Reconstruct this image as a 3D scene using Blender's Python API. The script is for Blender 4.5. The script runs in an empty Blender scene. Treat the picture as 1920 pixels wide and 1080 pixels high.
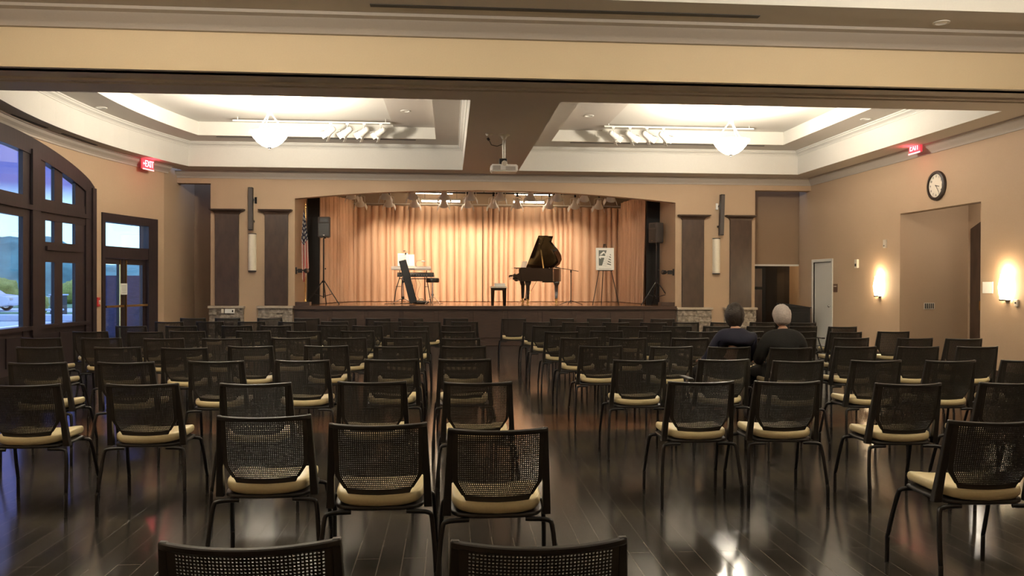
import bpy, bmesh, math, random
from mathutils import Vector, Matrix, noise
from mathutils.geometry import tessellate_polygon
random.seed(7)
PI = math.pi
SC = bpy.context.scene
COL = SC.collection

# ---------------------------------------------------------------- camera
F = 1500.0
EYE = 1.5
yaw = math.atan((960 - 843.0) / F)
pitch = -math.atan(9.1 / F)
roll = 0.003
fw = Vector((math.sin(yaw) * math.cos(pitch), math.cos(yaw) * math.cos(pitch), math.sin(pitch)))
rt = Vector((math.cos(yaw), -math.sin(yaw), 0))
up = rt.cross(fw)
r2 = rt * math.cos(roll) + up * math.sin(roll)
u2 = up * math.cos(roll) - rt * math.sin(roll)
cd = bpy.data.cameras.new('camera')
cd.sensor_width = 36.0
cd.lens = 36.0 * F / 1920.0
cd.clip_end = 500
cam = bpy.data.objects.new('camera', cd)
COL.objects.link(cam)
mw = Matrix((( r2.x, u2.x, -fw.x, 0), (r2.y, u2.y, -fw.y, 0), (r2.z, u2.z, -fw.z, EYE), (0, 0, 0, 1)))
cam.matrix_world = mw
SC.camera = cam

# ---------------------------------------------------------------- view, sky
SC.view_settings.view_transform = 'Standard'
SC.view_settings.look = 'None'
SC.view_settings.exposure = 1.75
SC.view_settings.gamma = 1.0
SC.view_settings.use_curve_mapping = False
W = bpy.data.worlds.new('dusk_sky')
SC.world = W
W.use_nodes = True
nt = W.node_tree
nt.nodes.clear()
tc = nt.nodes.new('ShaderNodeTexCoord')
sep = nt.nodes.new('ShaderNodeSeparateXYZ')
rmp = nt.nodes.new('ShaderNodeValToRGB')
bg = nt.nodes.new('ShaderNodeBackground')
out = nt.nodes.new('ShaderNodeOutputWorld')
nt.links.new(tc.outputs['Generated'], sep.inputs[0])
nt.links.new(sep.outputs['Z'], rmp.inputs[0])
nt.links.new(rmp.outputs[0], bg.inputs[0])
nt.links.new(bg.outputs[0], out.inputs[0])
e = rmp.color_ramp.elements
e[0].position = 0.0; e[0].color = (0.46, 0.78, 0.86, 1)
e[1].position = 1.0; e[1].color = (0.42, 0.58, 0.95, 1)
k = rmp.color_ramp.elements.new(0.075); k.color = (0.40, 0.68, 0.86, 1)
k = rmp.color_ramp.elements.new(0.105); k.color = (0.07, 0.09, 0.30, 1)
k = rmp.color_ramp.elements.new(0.25); k.color = (0.10, 0.13, 0.42, 1)
k = rmp.color_ramp.elements.new(0.5); k.color = (0.40, 0.55, 0.95, 1)
bg.inputs[1].default_value = 1.0

def lamp(kind, name, loc, energy, color, rot=None, **kw):
    d = bpy.data.lights.new(name, kind)
    d.energy = energy
    d.color = color
    for k_, v_ in kw.items():
        setattr(d, k_, v_)
    o = bpy.data.objects.new(name, d)
    COL.objects.link(o)
    o.location = loc
    if rot is not None:
        o.rotation_euler = rot
    return o

def aim(o, target):
    v = Vector(target) - o.location
    o.rotation_euler = v.to_track_quat('-Z', 'Y').to_euler()

WARM = (1.0, 0.80, 0.56)
PEND = (1.0, 0.90, 0.75)
STAGE = (1.0, 0.79, 0.57)
PENDANTS = [(-3.28, 14.9, 4.22), (5.34, 14.9, 4.22), (-3.28, 4.6, 4.45), (5.34, 4.6, 4.45)]
UPLIGHT = [180, 180, 230, 230]      # watts of each pendant, thrown up out of the bowl
SPOT_W = 47
FLUOR_E = 8.0
BOWL_E = [7.0, 7.0, 6.0, 6.0]
SCONCE_E = 11.0

# ---------------------------------------------------------------- materials
MATS = {}
def mat(name, col, rough=0.6, metal=0.0, nscale=0, namt=0.0, bump=0.0, emit=None, es=0.0, coat=0.0, spec=None, stretch=None):
    m = bpy.data.materials.new(name)
    m.use_nodes = True
    n = m.node_tree.nodes
    l = m.node_tree.links
    b = n['Principled BSDF']
    b.inputs['Base Color'].default_value = (*col, 1)
    b.inputs['Roughness'].default_value = rough
    b.inputs['Metallic'].default_value = metal
    if coat:
        b.inputs['Coat Weight'].default_value = coat
        b.inputs['Coat Roughness'].default_value = 0.08
    if spec is not None:
        b.inputs['Specular IOR Level'].default_value = spec
    if emit:
        b.inputs['Emission Color'].default_value = (*emit, 1)
        b.inputs['Emission Strength'].default_value = es
    if nscale:
        t = n.new('ShaderNodeTexCoord')
        mp = n.new('ShaderNodeMapping')
        if stretch:
            mp.inputs['Scale'].default_value = stretch
        nz = n.new('ShaderNodeTexNoise')
        nz.inputs['Scale'].default_value = nscale
        nz.inputs['Detail'].default_value = 5
        l.new(t.outputs['Object'], mp.inputs[0])
        l.new(mp.outputs[0], nz.inputs['Vector'])
        if namt:
            r = n.new('ShaderNodeValToRGB')
            r.color_ramp.elements[0].position = 0.3
            r.color_ramp.elements[1].position = 0.7
            r.color_ramp.elements[0].color = (*[max(0, c * (1 - namt)) for c in col], 1)
            r.color_ramp.elements[1].color = (*[min(1, c * (1 + namt)) for c in col], 1)
            l.new(nz.outputs['Fac'], r.inputs[0])
            l.new(r.outputs[0], b.inputs['Base Color'])
        if bump:
            bp = n.new('ShaderNodeBump')
            bp.inputs['Strength'].default_value = bump
            bp.inputs['Distance'].default_value = 0.01
            l.new(nz.outputs['Fac'], bp.inputs['Height'])
            l.new(bp.outputs[0], b.inputs['Normal'])
    MATS[name] = m
    return m

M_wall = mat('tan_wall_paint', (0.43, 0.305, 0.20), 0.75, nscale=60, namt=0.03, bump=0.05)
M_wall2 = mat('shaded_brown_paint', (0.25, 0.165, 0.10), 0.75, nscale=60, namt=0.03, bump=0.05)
M_beam = mat('cream_beam_paint', (0.66, 0.53, 0.34), 0.7, nscale=60, namt=0.02, bump=0.04)
M_ceil = mat('white_ceiling_paint', (0.62, 0.60, 0.55), 0.8, nscale=50, namt=0.02, bump=0.03)
M_soff = mat('taupe_soffit_paint', (0.54, 0.495, 0.44), 0.75, nscale=50, namt=0.02, bump=0.03)
M_crown = mat('crown_moulding_paint', (0.42, 0.37, 0.315), 0.6, nscale=50, namt=0.02)
M_dwood = mat('dark_stained_wood', (0.052, 0.030, 0.020), 0.36, nscale=4, namt=0.25, bump=0.03, stretch=(2, 2, 0.7))
M_wwood = mat('window_dark_wood', (0.024, 0.015, 0.017), 0.4, nscale=9, namt=0.3, bump=0.06, stretch=(6, 6, 0.5))
M_stwood = mat('stage_front_wood', (0.055, 0.031, 0.021), 0.4, nscale=7, namt=0.3, bump=0.05, stretch=(0.6, 5, 8))
M_black = mat('black_plastic', (0.022, 0.019, 0.016), 0.42, nscale=200, namt=0.1)
M_bmetal = mat('black_metal', (0.014, 0.013, 0.013), 0.32, metal=0.3, nscale=150, namt=0.1)
M_mesh = mat('black_perforated_plastic', (0.030, 0.025, 0.020), 0.42, nscale=120, namt=0.1)
M_seat = mat('cream_vinyl', (0.58, 0.48, 0.27), 0.38, nscale=90, namt=0.04, bump=0.03)
M_chrome = mat('chrome', (0.75, 0.73, 0.70), 0.2, metal=1.0, nscale=40, namt=0.03)
M_brass = mat('brass', (0.75, 0.50, 0.20), 0.25, metal=1.0, nscale=40, namt=0.05)
M_white = mat('white_enamel', (0.75, 0.73, 0.68), 0.4, nscale=60, namt=0.02)
M_offw = mat('off_white_plastic', (0.60, 0.54, 0.45), 0.5, nscale=60, namt=0.02)
M_grey = mat('grey_grille_cloth', (0.075, 0.062, 0.055), 0.7, nscale=200, namt=0.2, bump=0.2)
M_piano = mat('piano_black_lacquer', (0.020, 0.011, 0.007), 0.12, coat=0.6, nscale=20, namt=0.1)
M_ivory = mat('ivory_white_keys', (0.8, 0.77, 0.68), 0.3, nscale=30, namt=0.02)
M_silver = mat('silver_grey_plastic', (0.42, 0.39, 0.36), 0.35, metal=0.2, nscale=80, namt=0.05)
M_paper = mat('white_paper', (0.85, 0.84, 0.78), 0.7, nscale=20, namt=0.02)
M_ink = mat('grey_print_ink', (0.14, 0.15, 0.13), 0.6, nscale=80, namt=0.1)
M_blackcl = mat('black_stage_flat', (0.012, 0.011, 0.010), 0.85, nscale=40, namt=0.15, bump=0.1)
M_curt = mat('gold_tan_stage_curtain', (0.56, 0.37, 0.245), 0.8, nscale=4, namt=0.05, bump=0.05, stretch=(8, 8, 0.4))
M_stfl = mat('glossy_honey_stage_boards', (0.30, 0.14, 0.065), 0.22, coat=0.3, nscale=6, namt=0.2, stretch=(8, 0.5, 1))
M_stone_cap = mat('pale_stone_ledge', (0.42, 0.35, 0.27), 0.8, nscale=30, namt=0.1, bump=0.15)
M_bowl = mat('glowing_frosted_glass', (0.9, 0.88, 0.8), 0.4, emit=(1.0, 0.90, 0.72), es=7.0, nscale=12, namt=0.02)
M_sconce = mat('lit_sconce_glass', (0.9, 0.85, 0.75), 0.4, emit=(1.0, 0.80, 0.52), es=SCONCE_E, nscale=12, namt=0.02)
M_tube = mat('lit_fluorescent_tube', (0.9, 0.88, 0.8), 0.4, emit=(1.0, 0.84, 0.62), es=FLUOR_E, nscale=12, namt=0.02)
M_lens = mat('added_light_glow', (0.9, 0.88, 0.8), 0.4, emit=(1.0, 0.84, 0.60), es=1.5, nscale=12, namt=0.02)
M_unlit = mat('unlit_acrylic_diffuser', (0.70, 0.64, 0.52), 0.45, nscale=30, namt=0.03)
M_exit = mat('red_exit_panel', (0.5, 0.05, 0.06), 0.4, emit=(1.0, 0.07, 0.10), es=0.22, nscale=30, namt=0.02)
M_exitl = mat('lit_exit_letters', (0.9, 0.4, 0.45), 0.4, emit=(1.0, 0.42, 0.48), es=0.75, nscale=30, namt=0.02)
M_exitp = mat('pink_edge_glow', (0.9, 0.5, 0.5), 0.4, emit=(1.0, 0.35, 0.36), es=0.5, nscale=30, namt=0.02)
M_clockr = mat('dark_brown_clock_rim', (0.03, 0.02, 0.015), 0.4, nscale=30, namt=0.1)
M_clockf = mat('clock_face', (0.72, 0.66, 0.55), 0.5, nscale=30, namt=0.02)
M_red = mat('flag_red', (0.42, 0.045, 0.035), 0.7, nscale=60, namt=0.06)
M_fwhite = mat('flag_white', (0.72, 0.66, 0.58), 0.7, nscale=60, namt=0.03)
M_navy = mat('flag_navy', (0.02, 0.022, 0.05), 0.7, nscale=60, namt=0.1)
M_greyw = mat('white_door_paint', (0.62, 0.60, 0.55), 0.5, nscale=40, namt=0.02)
M_plq = mat('brown_plaque', (0.12, 0.065, 0.04), 0.4, nscale=40, namt=0.1)
M_alarm = mat('fire_alarm_red', (0.55, 0.03, 0.03), 0.35, nscale=30, namt=0.05)
M_slot = mat('air_slot_black', (0.03, 0.027, 0.024), 0.6, nscale=30, namt=0.05)
M_dglass = mat('dark_glass_panel', (0.010, 0.008, 0.007), 0.06, nscale=5, namt=0.1)
M_grass = mat('lawn_grass', (0.10, 0.22, 0.10), 0.9, nscale=3, namt=0.25, bump=0.4)
M_hill = mat('wooded_hillside', (0.10, 0.22, 0.20), 0.95, nscale=0.25, namt=0.45, bump=0.8)
M_road = mat('pale_concrete', (0.48, 0.55, 0.62), 0.7, nscale=2, namt=0.06)
M_brick = mat('brick_paving', (0.45, 0.36, 0.34), 0.8, nscale=8, namt=0.2)
M_car = mat('white_car_paint', (0.70, 0.74, 0.78), 0.25, coat=0.5, nscale=5, namt=0.02)
M_tyre = mat('tyre_rubber', (0.02, 0.02, 0.02), 0.8, nscale=30, namt=0.1)
M_bush = mat('yellow_green_leaves', (0.30, 0.33, 0.07), 0.8, nscale=10, namt=0.3)
M_bush2 = mat('red_brown_leaves', (0.13, 0.04, 0.05), 0.8, nscale=10, namt=0.3)
M_dbrick = mat('blue_grey_outdoor_wall', (0.045, 0.05, 0.10), 0.9, nscale=6, namt=0.3, bump=0.3, stretch=(1, 1, 6))
M_skin = mat('skin', (0.50, 0.28, 0.19), 0.5, nscale=60, namt=0.05)
M_hairb = mat('dark_brown_hair', (0.030, 0.020, 0.015), 0.6, nscale=60, namt=0.3, bump=0.5)
M_hairg = mat('pale_grey_hair', (0.46, 0.40, 0.37), 0.6, nscale=60, namt=0.15, bump=0.5)
M_clnavy = mat('navy_knit', (0.010, 0.010, 0.026), 0.85, nscale=150, namt=0.15, bump=0.2)
M_clblk = mat('charcoal_cloth', (0.012, 0.011, 0.010), 0.85, nscale=150, namt=0.15, bump=0.2)
M_felt = mat('piano_gold_plate', (0.45, 0.30, 0.12), 0.4, metal=0.6, nscale=20, namt=0.1)
M_eye = mat('eye_white', (0.8, 0.78, 0.75), 0.2, nscale=20, namt=0.02)

def glass_mat(name, tint):
    m = bpy.data.materials.new(name)
    m.use_nodes = True
    n = m.node_tree.nodes; l = m.node_tree.links
    n.clear()
    o = n.new('ShaderNodeOutputMaterial')
    tr = n.new('ShaderNodeBsdfTransparent'); tr.inputs[0].default_value = (*tint, 1)
    gl = n.new('ShaderNodeBsdfGlossy'); gl.inputs['Roughness'].default_value = 0.02
    fr = n.new('ShaderNodeLayerWeight'); fr.inputs[0].default_value = 0.12
    mx = n.new('ShaderNodeMixShader')
    l.new(fr.outputs['Facing'], mx.inputs[0]); l.new(tr.outputs[0], mx.inputs[1]); l.new(gl.outputs[0], mx.inputs[2])
    l.new(mx.outputs[0], o.inputs[0])
    return m
M_glass = glass_mat('window_glass', (0.90, 0.94, 0.98))

def floor_mat():
    m = bpy.data.materials.new('dark_plank_floor')
    m.use_nodes = True
    n = m.node_tree.nodes; l = m.node_tree.links
    b = n['Principled BSDF']
    t = n.new('ShaderNodeTexCoord')
    mp = n.new('ShaderNodeMapping'); mp.inputs['Rotation'].default_value = (0, 0, PI / 2)
    l.new(t.outputs['Object'], mp.inputs[0])
    def brick(c1, c2, mo):
        bk = n.new('ShaderNodeTexBrick')
        bk.offset = 0.37; bk.offset_frequency = 2
        bk.inputs['Color1'].default_value = (*c1, 1)
        bk.inputs['Color2'].default_value = (*c2, 1)
        bk.inputs['Mortar'].default_value = (*mo, 1)
        bk.inputs['Scale'].default_value = 1.0
        bk.inputs['Mortar Size'].default_value = 0.0030
        bk.inputs['Brick Width'].default_value = 1.3
        bk.inputs['Row Height'].default_value = 0.125
        l.new(mp.outputs[0], bk.inputs['Vector'])
        return bk
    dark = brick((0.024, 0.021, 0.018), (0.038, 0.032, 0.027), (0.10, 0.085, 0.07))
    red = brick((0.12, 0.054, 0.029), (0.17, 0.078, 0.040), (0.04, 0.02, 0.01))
    sx = n.new('ShaderNodeSeparateXYZ'); l.new(t.outputs['Object'], sx.inputs[0])
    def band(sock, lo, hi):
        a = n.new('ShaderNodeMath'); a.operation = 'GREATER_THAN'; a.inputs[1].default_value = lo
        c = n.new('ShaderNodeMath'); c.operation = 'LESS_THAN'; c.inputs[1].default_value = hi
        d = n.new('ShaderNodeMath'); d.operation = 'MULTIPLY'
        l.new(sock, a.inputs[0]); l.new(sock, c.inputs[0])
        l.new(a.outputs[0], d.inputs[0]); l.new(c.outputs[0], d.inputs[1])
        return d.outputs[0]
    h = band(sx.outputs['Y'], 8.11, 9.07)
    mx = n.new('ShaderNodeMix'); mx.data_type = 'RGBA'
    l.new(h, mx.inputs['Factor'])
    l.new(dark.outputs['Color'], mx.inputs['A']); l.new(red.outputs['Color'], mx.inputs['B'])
    nz = n.new('ShaderNodeTexNoise'); nz.inputs['Scale'].default_value = 2.2; nz.inputs['Detail'].default_value = 3
    m3 = n.new('ShaderNodeMapping'); m3.inputs['Scale'].default_value = (5, 0.6, 1)
    l.new(t.outputs['Object'], m3.inputs[0]); l.new(m3.outputs[0], nz.inputs['Vector'])
    mr = n.new('ShaderNodeMapRange')
    mr.inputs['To Min'].default_value = 0.11; mr.inputs['To Max'].default_value = 0.19
    l.new(nz.outputs['Fac'], mr.inputs['Value'])
    l.new(mr.outputs[0], b.inputs['Roughness'])
    l.new(mx.outputs['Result'], b.inputs['Base Color'])
    bp = n.new('ShaderNodeBump'); bp.inputs['Strength'].default_value = 0.25; bp.inputs['Distance'].default_value = 0.002
    l.new(dark.outputs['Fac'], bp.inputs['Height']); bp.invert = True
    l.new(bp.outputs[0], b.inputs['Normal'])
    b.inputs['Specular IOR Level'].default_value = 0.5
    return m
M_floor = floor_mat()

def stone_mat():
    m = bpy.data.materials.new('stacked_ledgestone')
    m.use_nodes = True
    n = m.node_tree.nodes; l = m.node_tree.links
    b = n['Principled BSDF']; b.inputs['Roughness'].default_value = 0.85
    t = n.new('ShaderNodeTexCoord')
    nz = n.new('ShaderNodeTexNoise'); nz.inputs['Scale'].default_value = 14
    l.new(t.outputs['Object'], nz.inputs['Vector'])
    r = n.new('ShaderNodeValToRGB')
    r.color_ramp.elements[0].position = 0.35; r.color_ramp.elements[0].color = (0.20, 0.165, 0.13, 1)
    r.color_ramp.elements[1].position = 0.68; r.color_ramp.elements[1].color = (0.40, 0.34, 0.27, 1)
    l.new(nz.outputs['Fac'], r.inputs[0]); l.new(r.outputs[0], b.inputs['Base Color'])
    bp = n.new('ShaderNodeBump'); bp.inputs['Strength'].default_value = 0.5; bp.inputs['Distance'].default_value = 0.02
    l.new(nz.outputs['Fac'], bp.inputs['Height']); l.new(bp.outputs[0], b.inputs['Normal'])
    return m
M_stone = stone_mat()

# ---------------------------------------------------------------- mesh builder
class MB:
    def __init__(s):
        s.v = []; s.f = []; s.mi = []
    def add(s, vs, fs, mi=0):
        o = len(s.v)
        s.v += [tuple(p) for p in vs]
        for f in fs:
            s.f.append(tuple(i + o for i in f)); s.mi.append(mi)
        return s
    def box(s, x0, x1, y0, y1, z0, z1, mi=0):
        vs = [(x, y, z) for z in (z0, z1) for y in (y0, y1) for x in (x0, x1)]
        return s.add(vs, [(0, 2, 3, 1), (4, 5, 7, 6), (0, 1, 5, 4), (2, 6, 7, 3), (0, 4, 6, 2), (1, 3, 7, 5)], mi)
    def obox(s, p, q, w, h, mi=0, upv=(0, 0, 1)):
        p = Vector(p); q = Vector(q); d = (q - p).normalized(); u = Vector(upv)
        a = d.cross(u)
        if a.length < 1e-4: a = d.cross(Vector((0, 1, 0)))
        a.normalize(); c = a.cross(d).normalized()
        vs = [b_ + a * (i * w / 2) + c * (j * h / 2) for b_ in (p, q) for j in (-1, 1) for i in (-1, 1)]
        return s.add(vs, [(0, 2, 3, 1), (4, 5, 7, 6), (0, 1, 5, 4), (2, 6, 7, 3), (0, 4, 6, 2), (1, 3, 7, 5)], mi)
    def tube(s, path, r, n=8, mi=0, sx=1.0):
        P = [Vector(p) for p in path]
        R = r if isinstance(r, (list, tuple)) else [r] * len(P)
        ref = None; vs = []
        for i, p in enumerate(P):
            if i == 0: d = P[1] - P[0]
            elif i == len(P) - 1: d = P[-1] - P[-2]
            else: d = (P[i + 1] - P[i]).normalized() + (P[i] - P[i - 1]).normalized()
            d.normalize()
            if ref is None:
                ref = Vector((0, 0, 1)) if abs(d.z) < 0.9 else Vector((1, 0, 0))
            a = d.cross(ref).normalized(); b_ = a.cross(d).normalized(); ref = b_
            for k_ in range(n):
                t = 2 * PI * k_ / n
                vs.append(p + a * (math.cos(t) * R[i] * sx) + b_ * (math.sin(t) * R[i]))
        fs = []
        for i in range(len(P) - 1):
            for k_ in range(n):
                fs.append((i * n + k_, i * n + (k_ + 1) % n, (i + 1) * n + (k_ + 1) % n, (i + 1) * n + k_))
        fs.append(tuple(range(n - 1, -1, -1))); fs.append(tuple((len(P) - 1) * n + k_ for k_ in range(n)))
        return s.add(vs, fs, mi)
    def lathe(s, prof, c=(0, 0, 0), n=24, mi=0, axis='z', cap=True):
        vs = []
        for r, z in prof:
            for k_ in range(n):
                t = 2 * PI * k_ / n
                a, b_ = r * math.cos(t), r * math.sin(t)
                if axis == 'z': vs.append((c[0] + a, c[1] + b_, c[2] + z))
                elif axis == 'y': vs.append((c[0] + a, c[1] + z, c[2] + b_))
                else: vs.append((c[0] + z, c[1] + a, c[2] + b_))
        fs = []
        for i in range(len(prof) - 1):
            for k_ in range(n):
                fs.append((i * n + k_, i * n + (k_ + 1) % n, (i + 1) * n + (k_ + 1) % n, (i + 1) * n + k_))
        if cap:
            fs.append(tuple(range(n - 1, -1, -1))); fs.append(tuple((len(prof) - 1) * n + k_ for k_ in range(n)))
        return s.add(vs, fs, mi)
    def prism(s, poly, fn, d0, d1, mi=0):
        """poly: 2d outline, fn(a,b,d)->xyz"""
        n = len(poly)
        vs = [fn(a, b_, d0) for a, b_ in poly] + [fn(a, b_, d1) for a, b_ in poly]
        fs = []
        tris = tessellate_polygon([[Vector((a, b_, 0)) for a, b_ in poly]])
        for t in tris:
            fs.append((t[0], t[1], t[2])); fs.append((t[2] + n, t[1] + n, t[0] + n))
        for i in range(n):
            j = (i + 1) % n
            fs.append((i, j, j + n, i + n))
        return s.add(vs, fs, mi)
    def sheet(s, fn, nu, nv, mi=0, mfn=None, loopu=False):
        vs = [fn(i / nu, j / nv) for j in range(nv + 1) for i in range(nu + 1)]
        o = len(s.v); s.v += [tuple(p) for p in vs]
        for j in range(nv):
            for i in range(nu):
                a = o + j * (nu + 1) + i
                s.f.append((a, a + 1, a + nu + 2, a + nu + 1))
                s.mi.append(mfn(i, j) if mfn else mi)
        return s
    def ball(s, c, r, n=12, m=8, mi=0):
        rx, ry, rz = (r, r, r) if not isinstance(r, (tuple, list)) else r
        prof = [(math.sin(PI * i / m), -math.cos(PI * i / m)) for i in range(m + 1)]
        vs = []
        for a, z in prof:
            a = max(a, 0.001)
            for k_ in range(n):
                t = 2 * PI * k_ / n
                vs.append((c[0] + rx * a * math.cos(t), c[1] + ry * a * math.sin(t), c[2] + rz * z))
        fs = [(i * n + k_, i * n + (k_ + 1) % n, (i + 1) * n + (k_ + 1) % n, (i + 1) * n + k_) for i in range(m) for k_ in range(n)]
        return s.add(vs, fs, mi)
    def xf(s, M_, start=0):
        for i in range(start, len(s.v)):
            s.v[i] = tuple(M_ @ Vector(s.v[i]))
        return s
    def build(s, name, mats, parent=None, smooth=True, bevel=0, loc=None, seg=1, ang=0.6):
        me = bpy.data.meshes.new(name)
        me.from_pydata(s.v, [], s.f)
        if not isinstance(mats, (list, tuple)): mats = [mats]
        for m_ in mats: me.materials.append(m_)
        for p, i in zip(me.polygons, s.mi): p.material_index = i
        bm = bmesh.new(); bm.from_mesh(me)
        bmesh.ops.recalc_face_normals(bm, faces=bm.faces)
        if bevel:
            ed = [e_ for e_ in bm.edges if len(e_.link_faces) == 2 and e_.calc_face_angle(0) > 0.6]
            bmesh.ops.bevel(bm, geom=ed, offset=bevel, segments=seg, affect='EDGES', clamp_overlap=True)
        bm.to_mesh(me); bm.free()
        if smooth:
            me.shade_smooth(); me.set_sharp_from_angle(angle=ang)
        o = bpy.data.objects.new(name, me); COL.objects.link(o)
        if parent: o.parent = parent
        if loc: o.location = loc
        return o

def tag(o, label, cat, group=None, kind=None):
    o['label'] = label; o['category'] = cat
    if group: o['group'] = group
    if kind: o['kind'] = kind
    return o
def thing(name, label, cat, loc=(0, 0, 0), rz=0, group=None):
    o = bpy.data.objects.new(name, None); COL.objects.link(o)
    o.empty_display_size = 0.1
    o.location = loc; o.rotation_euler = (0, 0, rz)
    return tag(o, label, cat, group)
def struct(o, label=None):
    o['kind'] = 'structure'
    if label: o['label'] = label
    return o
def copy_tree(o, parent=None):
    c = o.copy(); COL.objects.link(c)
    if parent: c.parent = parent
    for ch in list(o.children): copy_tree(ch, c)
    return c
def text_mesh(body, size, depth=0.002, align='CENTER'):
    cu = bpy.data.curves.new('lettering', 'FONT'); cu.body = body; cu.size = size; cu.extrude = depth
    cu.align_x = align; cu.align_y = 'CENTER'; cu.resolution_u = 3
    o = bpy.data.objects.new('lettering', cu); COL.objects.link(o)
    dg = bpy.context.evaluated_depsgraph_get()
    me = bpy.data.meshes.new_from_object(o.evaluated_get(dg))
    vs = [v.co.copy() for v in me.vertices]; fs = [tuple(p.vertices) for p in me.polygons]
    bpy.data.objects.remove(o); bpy.data.curves.remove(cu); bpy.data.meshes.remove(me)
    return vs, fs

# ================================================================ ROOM
STY = 19.2                    # stage wall plane
XR = 8.92                     # right wall plane
AX, AY, AR = -7.0, 14.1, 13.4 # bowed left wall: apex x, centre y, radius of curvature
def arcx(y, A=AX, R=AR): return A + (y - AY) ** 2 / (2 * R)
YEND = 18.33                  # end of the bowed wall
YB = -3.0
ZS = 4.1                      # main soffit
ZN = 4.8                      # near soffit

# floor
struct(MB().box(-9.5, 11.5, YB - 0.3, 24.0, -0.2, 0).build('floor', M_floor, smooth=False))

# window / door profile on the bowed wall
WC, WH = 13.1, 2.93           # arched window centre and half width
def arch_out(y):
    d = min(1, abs(y - WC) / WH)
    return 3.33 + 0.63 * (1 - d * d) ** 0.75
DY0, DY1, DZ = 16.29, 18.10, 2.87

def awall(mb, y0, y1, z0, z1, o0, o1, n=None, mi=0, ztop=None):
    """box in (y, z, inward offset) following the bowed wall; ztop(y) overrides z1"""
    n = n or max(1, int(abs(y1 - y0) / 0.18))
    base = len(mb.v)
    for i in range(n + 1):
        y = y0 + (y1 - y0) * i / n
        s_ = (y - AY) / AR
        nx, ny = 1 / math.hypot(1, s_), -s_ / math.hypot(1, s_)
        zt = ztop(y) if ztop else z1
        zb = z0(y) if callable(z0) else z0
        for o_ in (o0, o1):
            for z in (zb, zt):
                mb.v.append((arcx(y) + nx * o_, y + ny * o_, z))
    for i in range(n):
        a = base + 4 * i; b_ = a + 4
        for q in ((a, a + 1, b_ + 1, b_), (a + 2, b_ + 2, b_ + 3, a + 3), (a + 1, a + 3, b_ + 3, b_ + 1), (a, b_, b_ + 2, a + 2)):
            mb.f.append(q); mb.mi.append(mi)
    a = base; b_ = base + 4 * n
    mb.f.append((a, a + 2, a + 3, a + 1)); mb.mi.append(mi)
    mb.f.append((b_, b_ + 1, b_ + 3, b_ + 2)); mb.mi.append(mi)
    return mb

YW0, YW1 = WC - WH, WC + WH
wl = MB()
awall(wl, 9.6, YW0, 0, ZN + 0.6, -0.25, 0)
awall(wl, YW0, YW1, arch_out, ZN + 0.6, -0.25, 0, n=40)
awall(wl, YW1, DY0, 0, ZN + 0.6, -0.25, 0)
awall(wl, DY0, DY1, DZ, ZN + 0.6, -0.25, 0)
awall(wl, DY1, YEND, 0, ZN + 0.6, -0.25, 0, n=2)
wl.box(-6.75, -6.1 - 0.236, YEND, 20.5, 0, ZN + 0.6)
struct(wl.build('wall_left', M_wall))
# near part of the left wall runs straight behind the camera
struct(MB().box(arcx(9.6) - 0.25, arcx(9.6), YB, 9.6, 0, 6.2).build('wall_left', M_wall, smooth=False))
# right wall with the tall opening and the white door
OY0, OY1, OZ = 12.83, 15.25, 2.90
RD0, RD1, RDZ = 18.10, 19.04, 2.03
wr = MB()
wr.box(XR, XR + 0.2, YB, OY0, 0, 6.2)
wr.box(XR, XR + 0.2, OY0, OY1, OZ, 6.2)
wr.box(XR, XR + 0.2, OY1, RD0, 0, 6.2)
wr.box(XR, XR + 0.2, RD0, RD1, RDZ, 6.2)
wr.box(XR, XR + 0.2, RD1, 19.86, 0, 6.2)
struct(wr.build('wall_right', M_wall, smooth=False))
# recess behind the opening
rc = MB()
rc.box(XR + 0.2, 10.34, OY1 + 0.0, OY1 + 0.2, 0, 3.3)
rc.box(10.34, 10.54, 11.6, OY1 + 0.2, 0, 3.3)
rc.box(XR + 0.2, 10.45, 11.6, 11.8, 0, 3.3)
rc.box(XR + 0.2, 10.65, 11.6, OY1 + 0.2, 3.1, 3.3)
struct(rc.build('wall_recess', M_wall, smooth=False))
# back wall of the near part, behind the camera
struct(MB().box(-7, 9.2, YB - 0.2, YB, 0, 6.2).build('wall_near', M_wall, smooth=False))

# stage wall (proscenium) with the shallow arch
PX0, PX1, PZE, PZM = -3.64, 5.50, 3.478, 3.723
def parch(x):
    m_ = (PX0 + PX1) / 2; hw = (PX1 - PX0) / 2
    return PZM - (PZM - PZE) * ((x - m_) / hw) ** 2
AZ = 3.81                      # alcove header underside
poly = [(-6.9, 4.6), (-6.9, AZ), (-5.573, AZ), (-5.573, 0), (PX0, 0), (PX0, PZE)]
N = 40
for i in range(1, N):
    x = PX0 + (PX1 - PX0) * i / N
    poly.append((x, parch(x)))
poly += [(PX1, PZE), (PX1, 0), (7.50, 0), (7.50, AZ - 0.005), (XR, AZ - 0.005), (XR, 4.6)]
struct(MB().prism(poly, lambda a, b_, d: (a, d, b_), STY, STY + 0.25).build('wall_stage', M_wall, smooth=False))
# stage house walls
sh = MB()
sh.box(PX0 - 0.2, PX0, STY + 0.25, 24.0, 0.95, 4.4)
sh.box(PX1, PX1 + 0.2, STY + 0.25, 24.0, 0.95, 4.4)
sh.box(PX0 - 0.2, PX1 + 0.2, 23.9, 24.1, 0.95, 4.4)
struct(sh.build('wall_stage_house', M_wall, smooth=False))
struct(MB().box(PX0 - 0.2, PX1 + 0.2, STY + 0.25, 24.1, 4.16, 4.4).build('ceiling_stage', M_ceil, smooth=False))
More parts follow.
